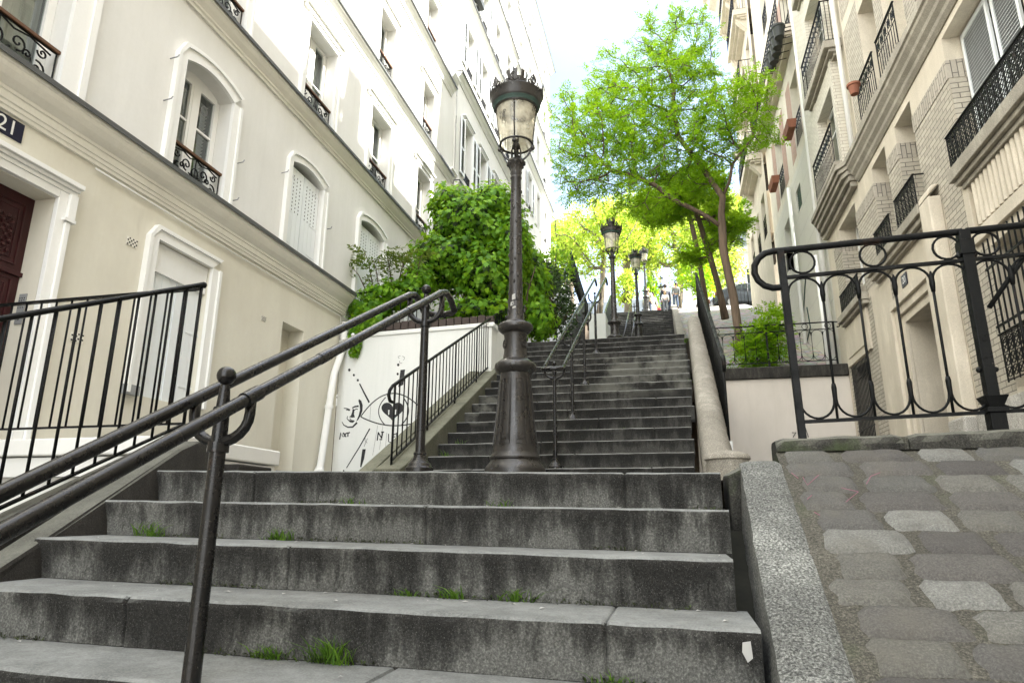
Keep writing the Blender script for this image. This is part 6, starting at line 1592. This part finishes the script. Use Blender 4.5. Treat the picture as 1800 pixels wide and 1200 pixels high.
for i,(px,py,k,n,h,lab) in enumerate(tl):
    Yk=Y1-(k-2)*TL-.006; p=at(px,py,Y=Yk); o=tuft(p.x,Yk,0,n,h,i).build('grass_tuft','grass_green'); o.location=(p.x,Yk-.005,step_z(k-1,p.x)+.001); tag(o,lab,'grass tuft','weeds growing in the step joints')
for i,(k,x,n,h,lab) in enumerate(((2,-2.55,40,.09,'leafy weed at the left end of the third upper step'),(3,-2.5,40,.10,'leafy weed at the left end of the fourth upper step'),(4,-.95,60,.05,'mossy tuft on the fifth upper step behind the post'),(4,-.6,40,.05,'mossy tuft on the fifth upper step right of the post'),(5,.0,30,.05,'mossy tuft on the sixth upper step'),(9,.24,60,.08,'weed against the right cheek wall halfway up'),(16,.3,60,.08,'bright weed at the top right end of the long stairs'),(5,-1.75,36,.05,'mossy tuft left of the big lamp on the sixth upper step'))):
    Yk=YU+k*TU; o=tuft(0,0,0,n,h,50+i,.05).build('grass_tuft','grass_green'); o.location=(x,Yk-.004,ZU+k*RS+.002); tag(o,lab,'grass tuft','weeds growing in the step joints')
def ground_cover(name,x0,x1,y0,y1,zf,n,h,mat,seed):
    rs=np.random.default_rng(seed); P=np.stack([x0+(x1-x0)*rs.random(n),y0+(y1-y0)*rs.random(n),np.zeros(n)],1); P[:,2]=[zf(a,b_) for a,b_ in P[:,:2]]
    V,Fq=simple_leaves(rs,P,rs.normal(size=(n,3))*.5+[0,0,.9],h*(.5+rs.random(n)),.25); o=mesh_np(name,V,Fq,mat); tag(o,'green ground cover','ground cover',kind='stuff'); return o
ground_cover('grass',1.0,2.5,15.95,18.5,lambda a,b_:3.28+.1*(b_-15.9),3800,.13,'grass_green',3)['label']='short bright grass covering the small garden under the trees'
ground_cover('undergrowth',-5.2,-3.1,10.4,14.5,lambda a,b_:3.04,3500,.22,'leaf_ivy',4)['label']='low undergrowth covering the terrace behind the mural wall'
# moss and dirt along the foot of the risers
def moss_line(name,lab,rows,seed,size):
    rs=np.random.default_rng(seed); P=[]
    for (xa,xb,y,z0,sh,n) in rows:
        xs=xa+(xb-xa)*rs.random(n*3); keep=np.array([noise.noise(Vector((x*2.3,y*5,seed)))>.12 for x in xs]); xs=xs[keep][:n]
        P.append(np.stack([xs,y-.004-np.abs(rs.normal(size=len(xs)))*.012,z0+sh*(xs-.25)+rs.random(len(xs))*.012],1))
    P=np.concatenate(P); V,Fq=simple_leaves(rs,P,rs.normal(size=P.shape)*.7+[0,-.3,.6],size*(.4+rs.random(len(P))),.45)
    o=mesh_np(name,V,Fq,'moss_dark'); tag(o,lab,'moss',kind='stuff')
moss_line('moss','dark moss and dirt lining the foot of each foreground riser',[(-2.7,.2,Y1-k*TL,Z1-(k+1)*RS+.002,SH,420) for k in range(5)],5,.012)
moss_line('moss','dark moss and dirt lining the foot of the upper risers',[(-2.6,.25,YU+k*TU,ZU+k*RS+.002,0,160) for k in range(1,12)],6,.014)
# moss and litter flecks
rl=random.Random(3); fl_=[]
for i in range(60):
    k=rl.randint(1,5); x=rl.uniform(-2.6,.15); y=Y1-k*TL+.03+abs(rl.gauss(.2,.1)); 
    if k==5 and y>Y1-4*TL: y-=.1
    s_=rl.uniform(.004,.016); a=rl.random()*3; b=MB(); c,sn=math.cos(a)*s_,math.sin(a)*s_; z=step_z(k,x)+.004
    b.quad((-c,-sn,0),(sn*.6,-c*.6,.003),(c,sn,.001),(-sn*.6,c*.6,.004)); fl_.append((b,(x,min(y,Y1-(k-1)*TL-.03),z)))
m=MB(); 
for b,p in fl_: m.add(b,Matrix.Translation(p))
o=m.build('leaf_litter','litter'); tag(o,'pale scraps and dry petals scattered over the near treads','litter',kind='stuff')
b=MB(); x,y=.16,Y1-3*TL; b.quad((x,y-.016,Z1-3*RS-.03),(x+.022,y-.016,Z1-3*RS-.026),(x+.025,y-.017,Z1-3*RS-.07),(x+.010,y-.017,Z1-3*RS-.082),(x-.003,y-.017,Z1-3*RS-.055)); tag(b.build('torn_paper','litter'),'torn pale paper scrap stuck on the right end of a foreground riser','paper')
# ================================================================== PEOPLE
def skin_mesh(name,joints,edges,radii,mat,parent,sub=1):
    me=bpy.data.meshes.new(name); me.from_pydata(joints,edges,[]); me.materials.append(M[mat]); o=bpy.data.objects.new(name,me); COL.objects.link(o); o.parent=parent
    s_=o.modifiers.new('skin','SKIN'); s_.use_smooth_shade=True
    if not me.skin_vertices: 
        bm=bmesh.new(); bm.from_mesh(me); bm.verts.layers.skin.verify(); bm.to_mesh(me); bm.free()
    for i,r in enumerate(radii): me.skin_vertices[0].data[i].radius=(r if isinstance(r,tuple) else (r,r))
    me.skin_vertices[0].data[0].use_root=True
    u=o.modifiers.new('sub','SUBSURF'); u.levels=u.render_levels=sub; return o
def person(loc,rz,label,top,bot,hair,h=1.72,pose='stand',long_=False,skirt=False,bag=None,arm=0.0):
    t=thing('person',label,'person',loc,'people gathered at the head of the stairs',rz); s=h/1.72
    hip=.92; sh=1.42; lean=0
    if pose=='bend': lean=.45
    if pose=='step': hip=.90
    def J(x,y,z):
        if z>hip: d=z-hip; return ((x)*s,(y-d*math.sin(lean))*s,(hip+d*math.cos(lean))*s)
        return (x*s,y*s,z*s)
    st=.18 if pose in('step','walk') else .03
    a=arm
    j=[J(0,0,.95),J(0,0,1.15),J(0,0,1.38),J(0,0,1.48),J(0,-.01,1.53),J(0,-.01,1.62),J(0,-.01,1.70),
       J(.17,0,1.40),J(.23,-.02-a*.1,1.14),J(.22,-.12-a*.25,.92+a*.2),J(.21,-.17-a*.3,.83+a*.25),
       J(-.17,0,1.40),J(-.23,-.02,1.14),J(-.22,-.10,.92),J(-.21,-.13,.83),
       J(.09,0,.88),J(.10,-st,.48),J(.10,-st*.6,.08),J(.10,-st*.6-.14,.03),
       J(-.09,0,.88),J(-.10,st*.4,.48),J(-.10,st,.08),J(-.10,st-.14,.03)]
    e=[(0,1),(1,2),(2,3),(3,4),(4,5),(5,6),(2,7),(7,8),(8,9),(9,10),(2,11),(11,12),(12,13),(13,14),(0,15),(15,16),(16,17),(17,18),(0,19),(19,20),(20,21),(21,22)]
    r=[(.14,.10),(.12,.09),(.13,.10),.055,.055,(.078,.09),.055,.06,.042,.034,.03,.06,.042,.034,.03,.085,.058,.042,.035,.085,.058,.042,.035]
    r=[(q[0]*s,q[1]*s) if isinstance(q,tuple) else q*s for q in r]
    bo=skin_mesh('body',j,e,r,'skin',t)
    hd=MB(); c=j[5]
    # face details: nose, ears, eyes
    f=MB(); f.ball((c[0],c[1]-.10*s,c[2]-.01*s),.014*s,6,4,(1,1,1.5)); [f.ball((c[0]+q*.078*s,c[1],c[2]-.01*s),.018*s,6,4) for q in(-1,1)]; f.build('face','skin',bo,smooth=True)
    f=MB(); [f.ball((c[0]+q*.032*s,c[1]-.086*s,c[2]+.012*s),.009*s,6,4) for q in(-1,1)]; f.build('eyes','hair_dark',bo)
    hh=MB(); hh.ball((c[0],c[1]+.018*s,c[2]+.035*s),.103*s,12,8,(1,1,1.05)); 
    if long_: hh.tube([(c[0],c[1]+.06*s,c[2]+.03*s),(c[0],c[1]+.09*s,c[2]-.12*s),(c[0],c[1]+.08*s,c[2]-.26*s)],[.085*s,.08*s,.04*s],8)
    hh.build('hair',hair,t,smooth=True)
    g=.018*s
    tj=[j[k] for k in(0,1,2,7,8,9,11,12,13)]; te=[(0,1),(1,2),(2,3),(3,4),(4,5),(2,6),(6,7),(7,8)]; tr_=[r[k] for k in(0,1,2,7,8,9,11,12,13)]; tr_=[(q[0]+g,q[1]+g) if isinstance(q,tuple) else q+g for q in tr_]
    skin_mesh('jacket',tj,te,tr_,top,t)
    if skirt:
        m=MB(); m.lathe([(.15*s,1.0*s),(.20*s,.8*s),(.27*s,.4*s),(.33*s,.10*s),(.31*s,.09*s)],(0,0,0),16,6,.06); m.build('skirt',bot,t,smooth=True)
    else:
        lj=[j[k] for k in(0,15,16,17,19,20,21)]; le=[(0,1),(1,2),(2,3),(0,4),(4,5),(5,6)]; lr_=[r[k] for k in(0,15,16,17,19,20,21)]; lr_=[(q[0]+g*.8,q[1]+g*.8) if isinstance(q,tuple) else q+g*.8 for q in lr_]; skin_mesh('trousers',lj,le,lr_,bot,t)
    m=MB(); 
    for k in(18,22): m.box(j[k][0]-.045*s,j[k][0]+.045*s,j[k][1]-.06*s,j[k][1]+.20*s,j[k][2]-.03*s,j[k][2]+.05*s)
    m.build('shoe','hair_dark',t,bevel=.02)
    if bag:
        m=MB(); m.ball((0,.17*s,1.25*s),.17*s,10,8,(1,1,1.25)); b=m.build('backpack',bag,None,smooth=True); b.location=loc; b.rotation_euler=(0,0,rz); tag(b,'small %s backpack worn by the person at the head of the stairs'%('blue' if bag=='cloth_blue' else 'red'),'backpack')
    return t
def pp(px,Y): p=at(px,520,Y=Y); z=min(9.70+.13*(Y-31.65),10.35+.14*max(0,Y-33.5)) if p.x<.5 else z_ramp(Y); return (p.x,Y,z)
person(pp(1170,33.6),PI+.2,'person in a dark navy jacket seen from behind at the head of the stairs','cloth_navy','cloth_navy','hair_dark',1.75,'walk')
person(pp(1178,36.5),PI,'taller person in black behind the navy jacket, top of the stairs','cloth_navy','cloth_jeans','hair_dark',1.85,'walk')
person((.02,31.2,z_f(31.2)-.14),PI,'person in a white top sitting low on the last step','cloth_white','cloth_grey','hair_fair',1.15,'bend',True)
person(pp(1183,35.3),PI-.3,'person with a bright blue backpack right of the navy jacket','cloth_blue','cloth_grey','hair_fair',1.68,'walk',bag='cloth_blue')
person(pp(1187,32.9),.3,'person in dark clothes leaning by the stone pier at the top','cloth_grey','cloth_jeans','hair_dark',1.35,'bend')
person(pp(1147,35.0),.4,'person in a long pale cream skirt left of the far lamp','cloth_white','cloth_pale','hair_dark',1.66,'stand',True,True)
person(pp(1139,34.2),-.3,'person in pale blue standing at the left of the group','cloth_pale','cloth_jeans','hair_fair',1.72,'stand')
person(pp(1134,36.2),.8,'person in a dark coat standing farthest left in the group','cloth_grey','cloth_navy','hair_dark',1.7,'stand')
person(pp(1153,38.5),0,'person in grey and red, half hidden in the middle of the group','cloth_red','cloth_grey','hair_dark',1.7,'stand')
# ================================================================== CAR
def car(loc,rz):
    t=thing('parked_car','dark grey hatchback parked behind the railing at the top of the cobbled path','car',loc,rz=rz)
    pr=[(-2.0,.35),(-2.02,.75),(-1.9,1.02),(-1.55,1.12),(-1.1,1.2),(-.6,1.42),(.1,1.48),(.8,1.40),(1.25,1.02),(1.9,.92),(2.05,.65),(2.05,.32)]
    b=MB(); n=len(pr); 
    for (yy,ins) in((-.84,0),(-.80,.02),(.80,.02),(.84,0)): pass
    rows=[(-.80,.93),(-.86,1.0),(.86,1.0),(.80,.93)]
    def W(z): return .86-(max(0,z-.95))*.32
    L=[(x,-W(z),z) for x,z in pr]; Rr=[(x,W(z),z) for x,z in pr]
    b.v=L+Rr
    for k in range(n-1): b.f.append((k,k+1,n+k+1,n+k))
    b.f.append(tuple(range(n))); b.f.append(tuple(range(n,2*n))[::-1]); b.f.append((0,n,2*n-1,n-1))
    b.build('body','car_paint',t,bevel=.06)
    g=MB()
    for s_ in(-1,1):
        for (a,c) in((-1.35,-.68),(-.60,.15),(.22,1.0)):
            def y(z): return s_*(W(z)+.006)
            top=lambda x: 1.13+ (.27 if -.7<x<.9 else .12)-.0
            P=[(a,y(1.06),1.06),(c,y(1.06),1.06),(min(c,.85) if c>.9 else c,y(1.36),1.36 if c<.9 else 1.33),(max(a,-.75)+.0,y(1.36),1.36)]
            g.quad(*P)
    g.build('side_window','car_glass',t)
    g=MB(); g.quad((1.20,-.70,1.07),(1.20,.70,1.07),(.84,.66,1.385),(.84,-.66,1.385)); g.v=[(x+.02,y,z+.02) for x,y,z in g.v]; g.build('windscreen','car_glass',t)
    g=MB(); g.quad((-1.12,-.66,1.20),(-1.12,.66,1.20),(-.64,.62,1.405),(-.64,-.62,1.405)); g.v=[(x-.02,y,z+.02) for x,y,z in g.v]; g.build('rear_window','car_glass',t)
    for (x,s_) in((1.3,-1),(1.3,1),(-1.3,-1),(-1.3,1)):
        w_=MB(); w_.tube([(x,s_*.70,.33),(x,s_*.875,.33)],.33,20); o=w_.build('wheel','tyre',t,smooth=True,autosmooth=40); r_=MB(); r_.tube([(x,s_*.876,.33),(x,s_*.885,.33)],.2,12); r_.build('rim','grey_box',o)
    for s_ in(-1,1):
        MB().box(1.98,2.06,s_*.62-.14,s_*.62+.14,.66,.80).build('headlight','enamel_white',t,bevel=.02); MB().box(-2.06,-1.99,s_*.7-.08,s_*.7+.08,.75,1.0).build('tail_light','terracotta',t,bevel=.02); MB().ball((.75,s_*.95,1.08),.09,8,6).build('wing_mirror','car_paint',t,smooth=True)
p=at(1318,520,Y=36.5); car((p.x,36.5,z_ramp(36.5)),R(12))
